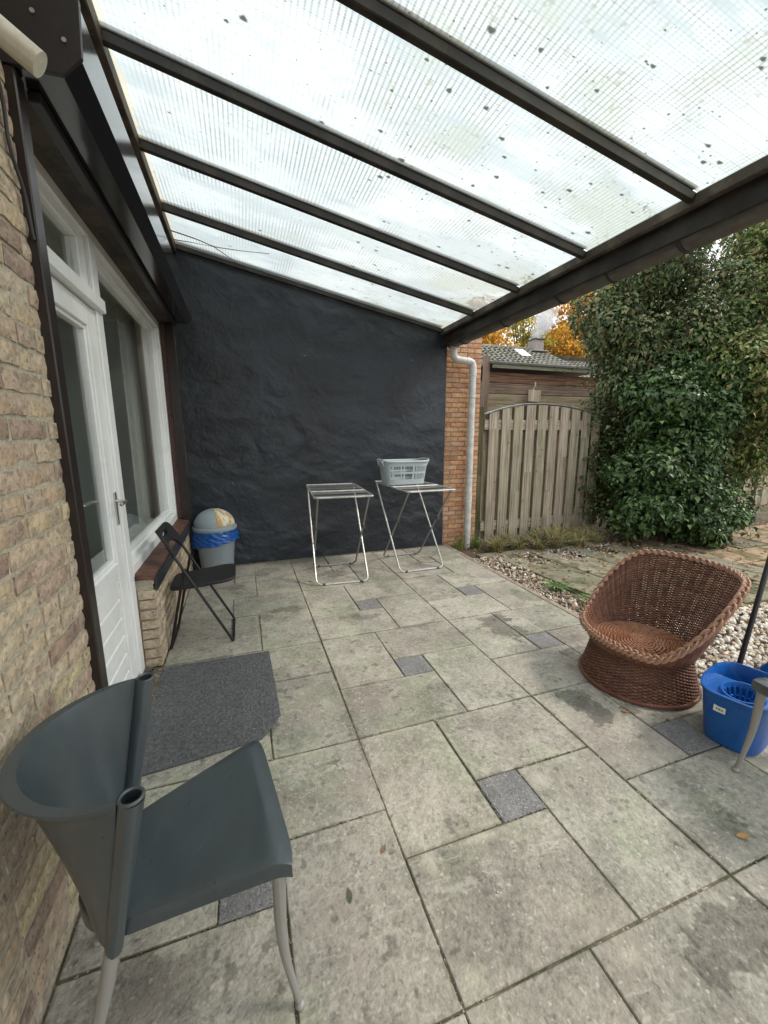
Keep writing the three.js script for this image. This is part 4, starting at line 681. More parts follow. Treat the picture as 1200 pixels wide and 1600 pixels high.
{
  const STRAW = [[0.46, 0.37, 0.17], [0.38, 0.34, 0.13], [0.3, 0.32, 0.1], [0.2, 0.27, 0.07], [0.54, 0.43, 0.22], [0.26, 0.18, 0.1]], LUSH = [[0.08, 0.2, 0.03], [0.13, 0.27, 0.05], [0.2, 0.3, 0.07]];
  const centres = []; { const r = rng(151); for (let k = 0; k < 34; k++) centres.push([2.3 + r() * 2.1, -4.0 + r() * 0.5, 0.45 + r() * 0.85]); for (let k = 0; k < 16; k++) centres.push([3.35 + r() * 0.85, -3.9 + r() * 0.45, 0.9 + r() * 0.5]); }
  const m = mesh('dry_grass', blades(152, 3600, (r) => { const c = centres[Math.floor(r() * centres.length)], a = r() * 6.28, d = 0.055 * Math.sqrt(r()); return [c[0] + Math.cos(a) * d, c[1] + Math.sin(a) * d, c[2]]; }, 0.27, STRAW, 0.0066, 0.95), M.leafAutumn); m.userData = { kind: 'stuff', label: 'yellowed tufts of grass along the foot of the gate', category: 'grass' };
  [[2.16, -3.93, 0.3, 'long green grass tuft at the foot of the brick pier'], [2.46, -3.97, 0.24, 'grass tuft between downpipe and gate post']].forEach(([x, z, L, label], k) => { const t = thing('grass_tuft', label, 'grass', [x, 0, z], 0, 'grass tufts by the downpipe'); mesh('blades', blades(160 + k, 46, (r) => [(r() - 0.5) * 0.13, (r() - 0.5) * 0.1], L, [LUSH[0], STRAW[3], STRAW[2]], 0.005, 0.7), M.leafAutumn, t); });
  [[2.33, -2.3, 0.15, 'bright green spiky plant in the gravel strip'], [2.42, -1.92, 0.1, 'small green seedling patch nearest the wicker chair in the gravel'], [2.72, -2.02, 0.1, 'low green plant by the garden slabs'], [2.30, -1.72, 0.09, 'pale green weed against the patio edging'], [2.45, -2.02, 0.08, 'tiny green weed among brown gravel'], [3.9, -1.2, 0.1, 'green weed in the white pebbles'], [1.72, -3.99, 0.07, 'low weed at the foot of the black wall']].forEach(([x, z, L, label], k) => { const t = thing('weed', label, 'plant', [x, 0.02, z], 0, 'weeds in the gravel'); mesh('leaves', blades(170 + k, k ? 60 : 80, (r) => [(r() - 0.5) * (k ? 0.14 : 0.06), (r() - 0.5) * (k ? 0.12 : 0.06)], L, LUSH, 0.007, 1.3), M.leafAutumn, t); });
  // litter of dry leaves in the bed and under the shrubs
  const r = rng(181), pos = [], col = [];
  for (let k = 0; k < 2600; k++) { const far = r() < 0.55, x = far ? 3.6 + r() * 4.5 : 2.1 + r() * 2.6, z = far ? -3.9 + r() * 2.6 : -4.05 + r() * 3.2, a = r() * 6.28, L = 0.012 + 0.022 * r(), W = L * 0.6, y = -0.045 + r() * 0.045, t = [[0.3, 0.17, 0.07], [0.22, 0.12, 0.05], [0.42, 0.3, 0.12], [0.16, 0.1, 0.05]][Math.floor(r() * 4)], c = Math.cos(a), s = Math.sin(a), up = 0.006 + 0.01 * r(); const P = (u, v, h) => [x + c * u - s * v, y + h, z + s * u + c * v]; for (const T of [[P(-L, 0, up), P(0, -W, 0), P(L, 0, up)], [P(-L, 0, up), P(L, 0, up), P(0, W, 0)]]) for (const e of T) { pos.push(...e); col.push(...t); } }
  const g = new THREE.BufferGeometry(); g.setAttribute('position', new THREE.Float32BufferAttribute(pos, 3)); g.setAttribute('color', new THREE.Float32BufferAttribute(col, 3)); g.computeVertexNormals();
  const l = mesh('leaf_litter', g, M.leafAutumn); l.userData = { kind: 'stuff', label: 'brown fallen leaves scattered over the garden bed', category: 'leaves' };
}
// ---------- things on the patio ----------
function loft(rings, capA = true, capB = true, closed = true) {        // rings of equal length, joined one to the next
  const pos = [], idx = [], uv = [], K = rings[0].length, cols = closed ? K + 1 : K;
  rings.forEach((R, j) => { let len = 0; for (let k = 0; k < cols; k++) { const p = R[k % K]; if (k) { const q = R[(k - 1) % K]; len += Math.hypot(p[0] - q[0], p[1] - q[1], p[2] - q[2]); } pos.push(...p); uv.push(len, j * 0.03); } });
  for (let j = 0; j < rings.length - 1; j++) for (let k = 0; k < cols - 1; k++) { const a = j * cols + k, b = a + cols; idx.push(a, b, a + 1, b, b + 1, a + 1); }
  for (const [e, on] of [[0, capA], [rings.length - 1, capB]]) if (on) { const R = rings[e], c = pos.length / 3; pos.push(...[0, 1, 2].map((i) => R.reduce((s, p) => s + p[i], 0) / K)); uv.push(0, 0); for (let k = 0; k < K; k++) { const a = e * cols + k, b = e * cols + k + 1; e ? idx.push(c, b, a) : idx.push(c, a, b); } }
  const g = new THREE.BufferGeometry(); g.setAttribute('position', new THREE.Float32BufferAttribute(pos, 3)); g.setAttribute('uv', new THREE.Float32BufferAttribute(uv, 2)); g.setIndex(idx); g.computeVertexNormals(); return g;
}
const sup = (a, n) => Math.sign(a) * Math.pow(Math.abs(a), 2 / n);
const scuff = tex(512, 512, (u, v) => { const a = fbm(u * 6, v * 6, 781, 5, 6), b = fbm(u * 70, v * 12, 782, 2), c = vn(u * 150, v * 150, 783, 150); let k = 0.92 + 0.3 * (a - 0.5); k += 0.15 * sstep(0.62, 0.85, b) * sstep(0.45, 0.65, a); if (c > 0.98) k += 0.35; return [0.054 * k, 0.07 * k, 0.078 * k]; }, { metres: [0.5, 0.5] });
const smudge = tex(256, 256, (u, v) => 0.24 + 0.2 * fbm(u * 7, v * 7, 784, 3, 7), { metres: [0.4, 0.4], gray: true });
M.chairPlastic = phys({ ior: 1.7, map: scuff, roughness: 1, roughnessMap: smudge, bumpMap: bumpGrain, bumpScale: 0.0003 });
M.chairLeg = std({ color: lin(0.33, 0.32, 0.3), roughness: 0.5, metalness: 0.25 });
M.blackPlastic = std({ color: lin(0.016, 0.016, 0.017), roughness: 0.5, bumpMap: bumpGrain, bumpScale: 0.0005 });
M.blackSteel = std({ color: lin(0.012, 0.012, 0.013), roughness: 0.35 });

function makeArmchair(label) {
  const t = thing('plastic_chair', label, 'chair');
  // seat: sections across the chair, from the back to the rolled front edge
  const rings = [], NX = 30;
  for (let i = 0; i <= NX; i++) {
    const s = i / NX, x = lerp(-0.3, 0.162, s), w = s < 0.22 ? 0.142 * Math.pow(clamp(s / 0.22, 0.02, 1), 0.42) : lerp(0.142, 0.226, (s - 0.22) / 0.78), roll = s > 0.88 ? Math.pow((s - 0.88) / 0.12, 2.2) : 0;
    const top = lerp(0.378, 0.456, Math.pow(s, 0.85)) - 0.016 * roll, th = lerp(0.05, 0.046, s) * (1 - 0.1 * roll), c = 0.006, R = [];
    const fx = (z) => x - (s > 0.9 ? 0.011 * Math.pow(Math.abs(z) / w, 9) * (s - 0.9) / 0.1 : 0), dish = (z) => 0.008 * (1 - (z / w) * (z / w)) * sstep(0.1, 0.4, s) * (1 - sstep(0.7, 1, s));
    for (let k = 0; k <= 16; k++) { const z = lerp(w - c, -w + c, k / 16); R.push([fx(z), top - dish(z), z]); }
    R.push([fx(w), top - c * 0.35, -w + c * 0.3], [fx(w), top - c, -w], [fx(w), top - th + c, -w], [fx(w), top - th, -w + c]);
    for (let k = 1; k <= 5; k++) { const z = lerp(-w + c, w - c, k / 5); R.push([fx(z), top - th, z]); }
    R.push([fx(w), top - th + c, w], [fx(w), top - c, w], [fx(w), top - c * 0.35, w - c * 0.3]);
    rings.push(R.reverse());
  }
  mesh('seat', creased(loft(rings), 0.62), M.chairPlastic, t);
  // back: conical shell with a broad top edge
  const tube = (v) => [lerp(-0.222, -0.142, v), lerp(0.335, 0.752, v), lerp(0.142, 0.218, v)];
  const inner = (th, v) => { const [tx, ty, tz] = tube(v), d = lerp(0.05, 0.217, Math.pow(v, 1.1)); return [tx - d * Math.cos(th), ty + (1 - v) * 0.055 * Math.cos(th), tz * Math.sin(th)]; };
  const outer = (th, v) => { const p = inner(th, v), k = 0.006 + 0.024 * sstep(0.93, 1, v) * Math.pow(Math.cos(th), 0.6); return [p[0] - Math.cos(th) * k, p[1] - (v > 0.99 ? 0 : 0), p[2] + Math.sin(th) * k * 0.95]; };
  const A = 44, secs = [];
  for (let i = 0; i <= A; i++) {
    const th = lerp(-H2 + 0.105, H2 - 0.105, i / A), R = [];
    for (let j = 0; j <= 14; j++) R.push(inner(th, j / 14));
    const a = inner(th, 1), b = outer(th, 1); for (const q of [0.06, 0.5, 0.94]) R.push([lerp(a[0], b[0], q), a[1] + 0.005, lerp(a[2], b[2], q)]);
    for (const v of [1, 0.975, 0.955, 0.93]) R.push(outer(th, v)); for (let j = 12; j >= 0; j--) R.push(outer(th, j / 14));
    secs.push(R);
  }
  mesh('backrest', creased(loft(secs), 0.75), M.chairPlastic, t);
  for (const s of [-1, 1]) {
    const T = [0, 0.25, 0.5, 0.75, 1].map((v) => { const [x, y, z] = tube(v); return [x, y + (v === 1 ? 0.004 : 0), z * s]; });
    const tubeM = mesh('back_tube', creased(sweep(T, (q) => lerp(0.017, 0.0235, q), 22, false, 1, false)), M.chairPlastic, t);
    const [x, y, z] = tube(1), ring = new THREE.TorusGeometry(0.0205, 0.0038, 10, 28); ring.rotateX(H2); mesh('tube_rim', shift(ring, x, y + 0.004, z * s), M.chairPlastic, tubeM);
    mesh('tube_floor', shift(new THREE.CylinderGeometry(0.0205, 0.0205, 0.003, 24), x - 0.004, y - 0.022, (z - 0.0035) * s), M.blackPlastic, tubeM);
    // legs
    mesh('rear_leg', creased(sweep(rounded([[-0.222, 0.345, 0.142 * s], [-0.262, 0.18, 0.15 * s], [-0.325, 0.012, 0.165 * s]], 0.12), (q) => lerp(0.0165, 0.0105, q), 14)), M.chairLeg, t);
    mesh('front_leg', creased(sweep(rounded([[0.125, 0.425, 0.2 * s], [0.118, 0.2, 0.207 * s], [0.152, 0.01, 0.226 * s]], 0.14), (q) => lerp(0.0165, 0.0085, q), 14)), M.chairLeg, t);
    for (const [fx, fz] of [[-0.328, 0.166], [0.153, 0.2265]]) mesh('foot', shift(lathe([[0, 0], [0.011, 0.001], [0.0135, 0.008], [0.011, 0.018], [0, 0.022]], 14), fx, 0, fz * s), M.chairLeg, t);
  }
  return t;
}
const nearChair = makeArmchair('dark grey plastic chair with curved back standing against the brick wall');
nearChair.position.set(-0.573, 0, -0.345); nearChair.rotation.y = 0.14; nearChair.userData.group = 'dark grey plastic chairs';
copy(nearChair, 'dark grey plastic chair partly in view beside the blue mop bucket', [1.648, 0, -0.055], Math.PI + 0.03);

{ // folding chair
  const t = thing('folding_chair', 'black folding chair open below the big window', 'chair', [-0.79, 0, -2.376]);
  const x0 = 0.79, W = 0.192, r = 0.0095;
  const side = (s) => ({ top: [-0.985 + x0, 0.80, s * (W - 0.025)], foot: [-0.587 + x0, 0.01, s * W] });
  const a = side(1), b = side(-1);
  mesh('front_frame', sweep(rounded([[-0.955 + x0, 0.74, W - 0.02], a.foot, b.foot, [-0.955 + x0, 0.74, -W + 0.02]], 0.02), r, 10), M.blackSteel, t);
  mesh('rear_frame', sweep(rounded([[-0.86 + x0, 0.555, W - 0.022], [-0.885 + x0, 0.45, W - 0.022], [-0.985 + x0, 0.01, W - 0.018], [-0.985 + x0, 0.01, -W + 0.018], [-0.885 + x0, 0.45, -W + 0.022], [-0.86 + x0, 0.555, -W + 0.022]], 0.03), r, 10), M.blackSteel, t);
  const sr = []; for (let k = 0; k < 40; k++) { const q = k / 40 * H2pi; sr.push([Math.cos(q), Math.sin(q)]); }
  const ring = (y, k) => sr.map(([c, s]) => { const fx = sup(c, 6), fz = sup(s, 6), nar = 1 - 0.08 * (fx < 0 ? 1 : 0); return [-0.757 + x0 + fx * 0.212 * k, y + 0.019 * fx, fz * 0.188 * k * nar]; });
  mesh('seat', creased(loft([ring(0.428, 0.9), ring(0.43, 0.985), ring(0.437, 1), ring(0.446, 1), ring(0.452, 0.985), ring(0.453, 0.94)]), 0.8), M.blackPlastic, t);
  // backrest: bowed board with a grip slot
  const s = new THREE.Shape(); const w = 0.19; s.moveTo(-w, -0.09); s.bezierCurveTo(-w, 0.02, -w * 0.96, 0.085, -w * 0.72, 0.092); s.lineTo(w * 0.72, 0.092); s.bezierCurveTo(w * 0.96, 0.085, w, 0.02, w, -0.09); s.lineTo(w - 0.028, -0.1); s.bezierCurveTo(w * 0.7, -0.02, w * 0.4, -0.02, 0, -0.02); s.bezierCurveTo(-w * 0.4, -0.02, -w * 0.7, -0.02, -w + 0.028, -0.1);
  const h = new THREE.Path(); h.absellipse(0, 0.045, 0.075, 0.02, 0, H2pi, true); s.holes.push(h);
  const g = new THREE.ExtrudeGeometry(s, { depth: 0.012, bevelEnabled: true, bevelSize: 0.005, bevelThickness: 0.005, bevelSegments: 3, curveSegments: 16 });
  { const p = g.attributes.position; for (let i = 0; i < p.count; i++) { const x = p.getX(i); p.setZ(i, p.getZ(i) - 0.03 * (1 - (x / w) * (x / w))); } g.computeVertexNormals(); }
  const bk = mesh('backrest', g, M.blackPlastic, t); bk.rotation.set(0, H2, 0); bk.rotateX(-0.46); bk.position.set(-0.955 + x0, 0.745, 0);
  for (const q of [-1, 1]) mesh('hinge', shift(cbox(0.03, 0.02, 0.014, 0.003), -0.86 + x0, 0.555, q * (W - 0.016)), M.blackSteel, t);
}
{ // swing-lid bin
  const t = thing('waste_bin', 'grey bin with dome lid and blue bag beside the black wall', 'bin', [-0.765, 0, -3.78]);
  const grey = std({ color: lin(0.3, 0.35, 0.385), roughness: 0.45, bumpMap: bumpGrain, bumpScale: 0.0006 });
  mesh('bucket', creased(lathe([[0, 0], [0.148, 0], [0.153, 0.008], [0.198, 0.5], [0.2, 0.505]], 48)), grey, t);
  mesh('lid_rim', creased(lathe([[0.196, 0.485], [0.214, 0.487], [0.219, 0.5], [0.216, 0.518], [0.205, 0.524], [0.19, 0.524]], 48)), grey, t);
  const dome = []; for (let k = 0; k <= 16; k++) { const a = k / 16 * H2; dome.push([0.2 * Math.cos(a), 0.522 + 0.178 * Math.sin(a)]); }
  mesh('dome_lid', lathe(dome, 48), grey, t);
  const rust = std({ map: tex(128, 128, (u, v) => { const n = fbm(u * 6, v * 3, 701, 4), m = fbm(u * 30, v * 18, 702, 2); const c = mix3([0.66, 0.62, 0.5], [0.5, 0.29, 0.09], sstep(0.5, 0.68, n + 0.25 * (1 - Math.abs(u - 0.38) * 3) * 0.5)); return c.map((q) => q * (0.85 + 0.3 * m)); }, { wrap: false }), roughness: 0.6 });
  mesh('flap', sheet(18, 18, (u, v) => { const a = lerp(0.12, 1.38, v), th = lerp(-0.55, 0.62, u) + 0.75, R = 0.2045, k = lerp(1, 0.92, v); return [Math.cos(a) * R * Math.sin(th * k), 0.522 + 0.1825 * Math.sin(a), Math.cos(a) * R * Math.cos(th * k)]; }), rust, t);
  // bag folded over the rim, with creases
  const blue = phys({ color: lin(0.008, 0.085, 0.34), roughness: 0.28, side: THREE.DoubleSide });
  const r0 = (th, y) => 0.212 + 0.012 * (fbm(th * 3.2 + 10, y * 16, 711, 4) - 0.3) + 0.016 * y + 0.006 * Math.abs(Math.sin(th * 9 + y * 7 + 3 * fbm(th * 2, y * 4, 712, 2)));
  mesh('bin_bag', sheet(160, 26, (u, v) => { const th = u * H2pi, drop = 0.115 + 0.055 * fbm(Math.cos(th) * 2.2 + 5, Math.sin(th) * 2.2 + 5, 713, 3) - 0.035 * Math.sin(th + 1.0), y = 0.487 - v * drop, c = Math.cos(th), s = Math.sin(th), q = mod(th, H2pi), k = 1 - sstep(6.0, 6.283, q), R = lerp(r0(0, v), r0(q, v), k); return [c * R, y, s * R]; }), blue, t);
}
// ---------- drying racks ----------
const rackM = std({ map: wearMap([0.45, 0.45, 0.43], [0.68, 0.68, 0.66], 721, 0.6, 0.3), roughness: 0.35, metalness: 0.35 }), rackGrey = std({ color: lin(0.27, 0.27, 0.26), roughness: 0.45, metalness: 0.4 }), rackDark = std({ color: lin(0.07, 0.065, 0.06), roughness: 0.6 });
function makeRack(label) {
  const t = thing('drying_rack', label, 'drying rack'), h = 0.89, L = 0.5, W = 0.268;
  mesh('top_frame', sweep(rounded([[-W, h, -L], [W, h, -L], [W, h, L], [-W, h, L]], 0.035, 5, true), 0.0085, 10, true), rackM, t);
  mesh('middle_bar', sweep([[-W, h, 0.1], [W, h, 0.1]], 0.011, 10), rackM, t);
  for (let k = 0; k < 15; k++) { const z = -L + 0.058 + k * 0.0633; if (Math.abs(z - 0.1) < 0.02) continue; mesh('wire', sweep([[-W, h + 0.001, z], [0, h - 0.002 + 0.003 * Math.sin(k * 2.3), z + 0.004 * Math.sin(k * 5)], [W, h + 0.001, z]], 0.0027, 6), k % 3 ? rackGrey : rackDark, t); }
  const U = (x, z0, zt, m, name) => mesh(name, sweep(rounded([[-x, h - 0.004, zt], [-x, 0.012, z0], [x, 0.012, z0], [x, h - 0.004, zt]], 0.06, 7), 0.0095, 10), m, t);
  U(W - 0.012, 0.30, -0.46, rackM, 'front_leg_frame'); U(W - 0.034, -0.29, 0.46, rackGrey, 'rear_leg_frame');
  for (const s of [-1, 1]) { mesh('leg_joint', shift(cbox(0.03, 0.05, 0.026, 0.004), s * (W - 0.03), 0.545, 0.175), rackDark, t); mesh('foot_cap', sweep([[s * 0.17, 0.012, 0.30], [s * 0.2, 0.012, 0.30]], 0.0115, 10), rackDark, t); mesh('foot_cap', sweep([[s * 0.16, 0.012, -0.29], [s * 0.185, 0.012, -0.29]], 0.0115, 10), rackDark, t); }
  return t;
}
const rackA = makeRack('empty folding wire drying rack nearer the waste bin'); rackA.position.set(0.43, 0, -3.35); rackA.rotation.y = -0.075; rackA.userData.group = 'drying racks in front of the black wall';
copy(rackA, 'folding wire drying rack carrying the laundry basket', [1.3, 0, -3.46], 0.02);
{ // laundry basket
  const t = thing('laundry_basket', 'pale grey plastic laundry basket with slots on the drying rack', 'basket', [1.255, 0.90, -3.62], 0.06);
  const m = std({ color: lin(0.46, 0.52, 0.545), roughness: 0.4 }), A = 0.262, B = 0.17, Hh = 0.25;
  const at = (q, y, k = 0) => { const s = lerp(0.86, 1, y / Hh), c = sup(Math.cos(q), 4.2), z = sup(Math.sin(q), 4.2); return [c * (A * s + k), y, z * (B * s + k)]; };
  const band = (q0, q1, y0, y1, n) => { const out = []; for (let i = 0; i <= n; i++) { const q = lerp(q0, q1, i / n); out.push([at(q, y0), at(q, y1), at(q, y1, -0.004), at(q, y0, -0.004)]); } return loft(out, true, true); };
  const P = [band(0, H2pi, 0.0, 0.055, 96), band(0, H2pi, 0.118, 0.138, 96), band(0, H2pi, 0.2, 0.248, 96)];
  // slotted long sides, plain ends
  for (const c of [H2, 3 * H2]) { const h = 0.86; for (const [y0, y1] of [[0.052, 0.121], [0.135, 0.203]]) for (let k = 0; k <= 19; k++) { const q = c - h + k / 19 * 2 * h; P.push(band(q - 0.016, q + 0.016, y0, y1, 1)); } }
  for (const [a, b] of [[H2 + 0.86, 3 * H2 - 0.86], [3 * H2 + 0.86, 5 * H2 - 0.86]]) for (const [y0, y1] of [[0.052, 0.121], [0.135, 0.203]]) P.push(band(a - 0.02, b + 0.02, y0, y1, 24));
  const fl = []; for (const k of [0.02, 1]) fl.push(Array.from({ length: 48 }, (_, i) => { const p = at(i / 48 * H2pi, 0.003); return [p[0] * k, 0.003, p[2] * k]; })); P.push(loft(fl, false, false));
  mesh('basket_body', creased(join(P), 0.6), m, t);
  const rim = []; for (let i = 0; i < 96; i++) { const q = i / 96 * H2pi, p = at(q, Hh, 0.006), e = Math.pow(Math.abs(Math.cos(q)), 10); rim.push([p[0] + Math.sign(p[0]) * 0.012 * e, Hh + 0.018 * e, p[2]]); }
  mesh('rim', sweep(rim, 0.0105, 10, true), m, t);
  for (const s of [-1, 1]) { mesh('handle', sweep(rounded([[s * (A - 0.002), Hh - 0.05, 0.075], [s * (A + 0.025), Hh + 0.012, 0.06], [s * (A + 0.025), Hh + 0.012, -0.06], [s * (A - 0.002), Hh - 0.05, -0.075]], 0.03), 0.009, 10), m, t); for (const z of [-0.09, 0.09]) mesh('foot', shift(cbox(0.05, 0.012, 0.03, 0.004), s * 0.16, -0.004, z), m, t); }
}
{ // door mat
  const mat = std({ map: tex(512, 512, (u, v) => { const a = fbm(u * 80, v * 80, 731, 2, 80), b = fbm(u * 6, v * 6, 732, 3, 6), c = vn(u * 70, v * 70, 733, 70); let k = 0.1 + 0.1 * (a - 0.45) + 0.02 * (b - 0.5); if (c > 0.985) return [0.4, 0.38, 0.34]; k = Math.max(0.006, k); return [k, k * 1.02, k * 1.08]; }, { metres: [0.8, 0.8] }), bumpMap: bumpRough, bumpScale: 0.012, roughness: 0.95 });
  const outline = [[-0.985, -1.962], [-0.70, -1.958], [-0.361, -1.955], [-0.35, -1.6], [-0.343, -1.285], [-0.392, -1.205], [-0.44, -1.14], [-0.7, -1.105], [-0.985, -1.075]];
  single('door_mat', boxUV(slabShape(outline, 0.011, 0.003)), mat, 'charcoal carpet mat with one cut corner at the white door', 'mat').position.y = 0.003;
}
// ---------- wicker tub chair ----------
{
  const t = thing('wicker_chair', 'brown wicker tub chair with braided rim at the patio edge', 'chair', [1.711, 0.006, -0.94], -3.323);
  const NS = 76, YW = 0.212, RW = 0.254, HT = (th) => 0.283 + 0.386 * sstep(55, 134, Math.abs(th) * 180 / Math.PI);
  const RT = (th) => { const c = Math.cos(th / 2), q = Math.sin(th / 2), w = Math.sin(th); return 0.285 * c * c + 0.424 * q * q + 0.014 * w * w; };
  const skirt = (th, s) => [RW + (0.299 - RW) * Math.pow(1 - s, 1.35), 0.012 + s * (YW - 0.012)];
  const upper = (th, s) => { const y = YW + s * (HT(th) - YW), f = Math.pow(s, lerp(0.6, 0.85, sstep(1.2, 2.6, Math.abs(th)))); return [RW + (RT(th) - RW) * f, y]; };
  const pt = (th, R, y) => [Math.cos(th) * R, y, Math.sin(th) * R];
  const wick = (col, rough) => std({ vertexColors: true, color: lin(...col), roughness: rough });
  const tint = (g, f) => { const n = g.attributes.position.count, c = new Float32Array(n * 3); for (let i = 0; i < n; i++) { const v = f(i); c[i * 3] = v[0]; c[i * 3 + 1] = v[1]; c[i * 3 + 2] = v[2]; } g.setAttribute('color', new THREE.BufferAttribute(c, 3)); return g; };
  const r = rng(741), strand = (fn, s, row, rad, amp = 0.0036) => {
    const pts = [], n = NS * 4; for (let k = 0; k < n; k++) { const th = k / n * H2pi - Math.PI, [R, y] = fn(th, s), w = Math.cos(k / n * NS / 2 * H2pi + (row % 2) * Math.PI) * amp; pts.push(pt(th, R + w, y + 0.0012 * Math.sin(k * 1.7 + row * 3))); }
    const v = 0.6 + 0.65 * r(), w = r() * 0.14, g = sweep(pts, rad, 5, true);
    const P = g.attributes.position; return tint(g, (i) => { const a = Math.atan2(P.getZ(i), P.getX(i)), k = v * (0.55 + 0.95 * fbm(a * 4, row * 0.3, 745, 3)) * (0.85 + 0.3 * vn(a * 40, row * 1.3, 746)); return [k, k * (1 - w * 0.4), k * (1 - w)]; });
  };
  const stakes = (fn, n, rad) => { const L = []; for (let k = 0; k < n; k++) { const th = k / n * H2pi - Math.PI, p = []; for (let q = 0; q <= 10; q++) { const [R, y] = fn(th, q / 10); p.push(pt(th, R, y)); } L.push(tint(sweep(p, rad, 5), () => [0.8, 0.75, 0.7])); } return L; };
  const mid = wick([0.2, 0.092, 0.062], 0.45), light = wick([0.44, 0.26, 0.185], 0.48);
  const sk = []; for (let k = 0; k < 24; k++) sk.push(strand(skirt, (k + 0.5) / 24, k, 0.0044, 0.0062)); mesh('base_skirt', join([...sk, ...stakes(skirt, NS, 0.0035)]), mid, t);
  const up = []; for (let k = 0; k < 64; k++) up.push(strand(upper, (k + 0.5) / 64, k, 0.0043, 0.0045)); mesh('tub_shell', join([...up, ...stakes(upper, NS, 0.0035)]), mid, t);
  const bd = []; for (let k = 0; k < 3; k++) { const pts = []; for (let i = 0; i < 260; i++) { const th = i / 260 * H2pi - Math.PI; const a = th * 34 + k * H2pi / 3; pts.push(pt(th, 0.303 + Math.cos(a) * 0.006, 0.012 + Math.sin(a) * 0.006)); } bd.push(tint(sweep(pts, 0.0065, 6, true), () => [0.8 + k * 0.1, 0.75, 0.7])); } mesh('foot_braid', join(bd), mid, t);
  // braided rim: bundles of rods wound round the edge
  const rim = [], rimPts = (ph, q, rad) => { const pts = []; for (let i = 0; i < 1100; i++) { const th = i / 1100 * H2pi - Math.PI, [R, y] = upper(th, 1), a = i / 1100 * 23 * H2pi + ph, u = Math.sin(a) * 0.0145, w = Math.sin(2 * a) * 0.007 + 0.003; pts.push(pt(th, R + 0.006 + u * 0.85 + q * 0.0055 * Math.cos(a) * 0.4 + w * 0.5, y + 0.004 + w - u * 0.5 + q * 0.0062)); } return sweep(pts, rad, 6, true); };
  for (let k = 0; k < 3; k++) for (let q = -1; q <= 1; q++) { const v = 0.7 + 0.5 * r(); rim.push(tint(rimPts(k * H2pi / 3, q, 0.0052), () => [v, v * 0.97, v * 0.93])); }
  mesh('braided_rim', join(rim), light, t);
  // seat: rings of twisted cane
  const se = []; for (let k = 0; k < 27; k++) { const R = 0.012 + k * 0.0094, pts = [], n = 120; for (let i = 0; i < n; i++) { const th = i / n * H2pi; pts.push(pt(th, R, 0.236 + 0.004 * Math.cos(i / n * 36 * H2pi / 1 * 0.5 + k * Math.PI) + 0.012 * Math.cos(R * 9))); } const v = 0.7 + 0.5 * r(); se.push(tint(sweep(pts, 0.005, 5, true), () => [v, v * 0.95, v * 0.85])); }
  mesh('woven_seat', join(se), wick([0.36, 0.17, 0.1], 0.5), t);
}
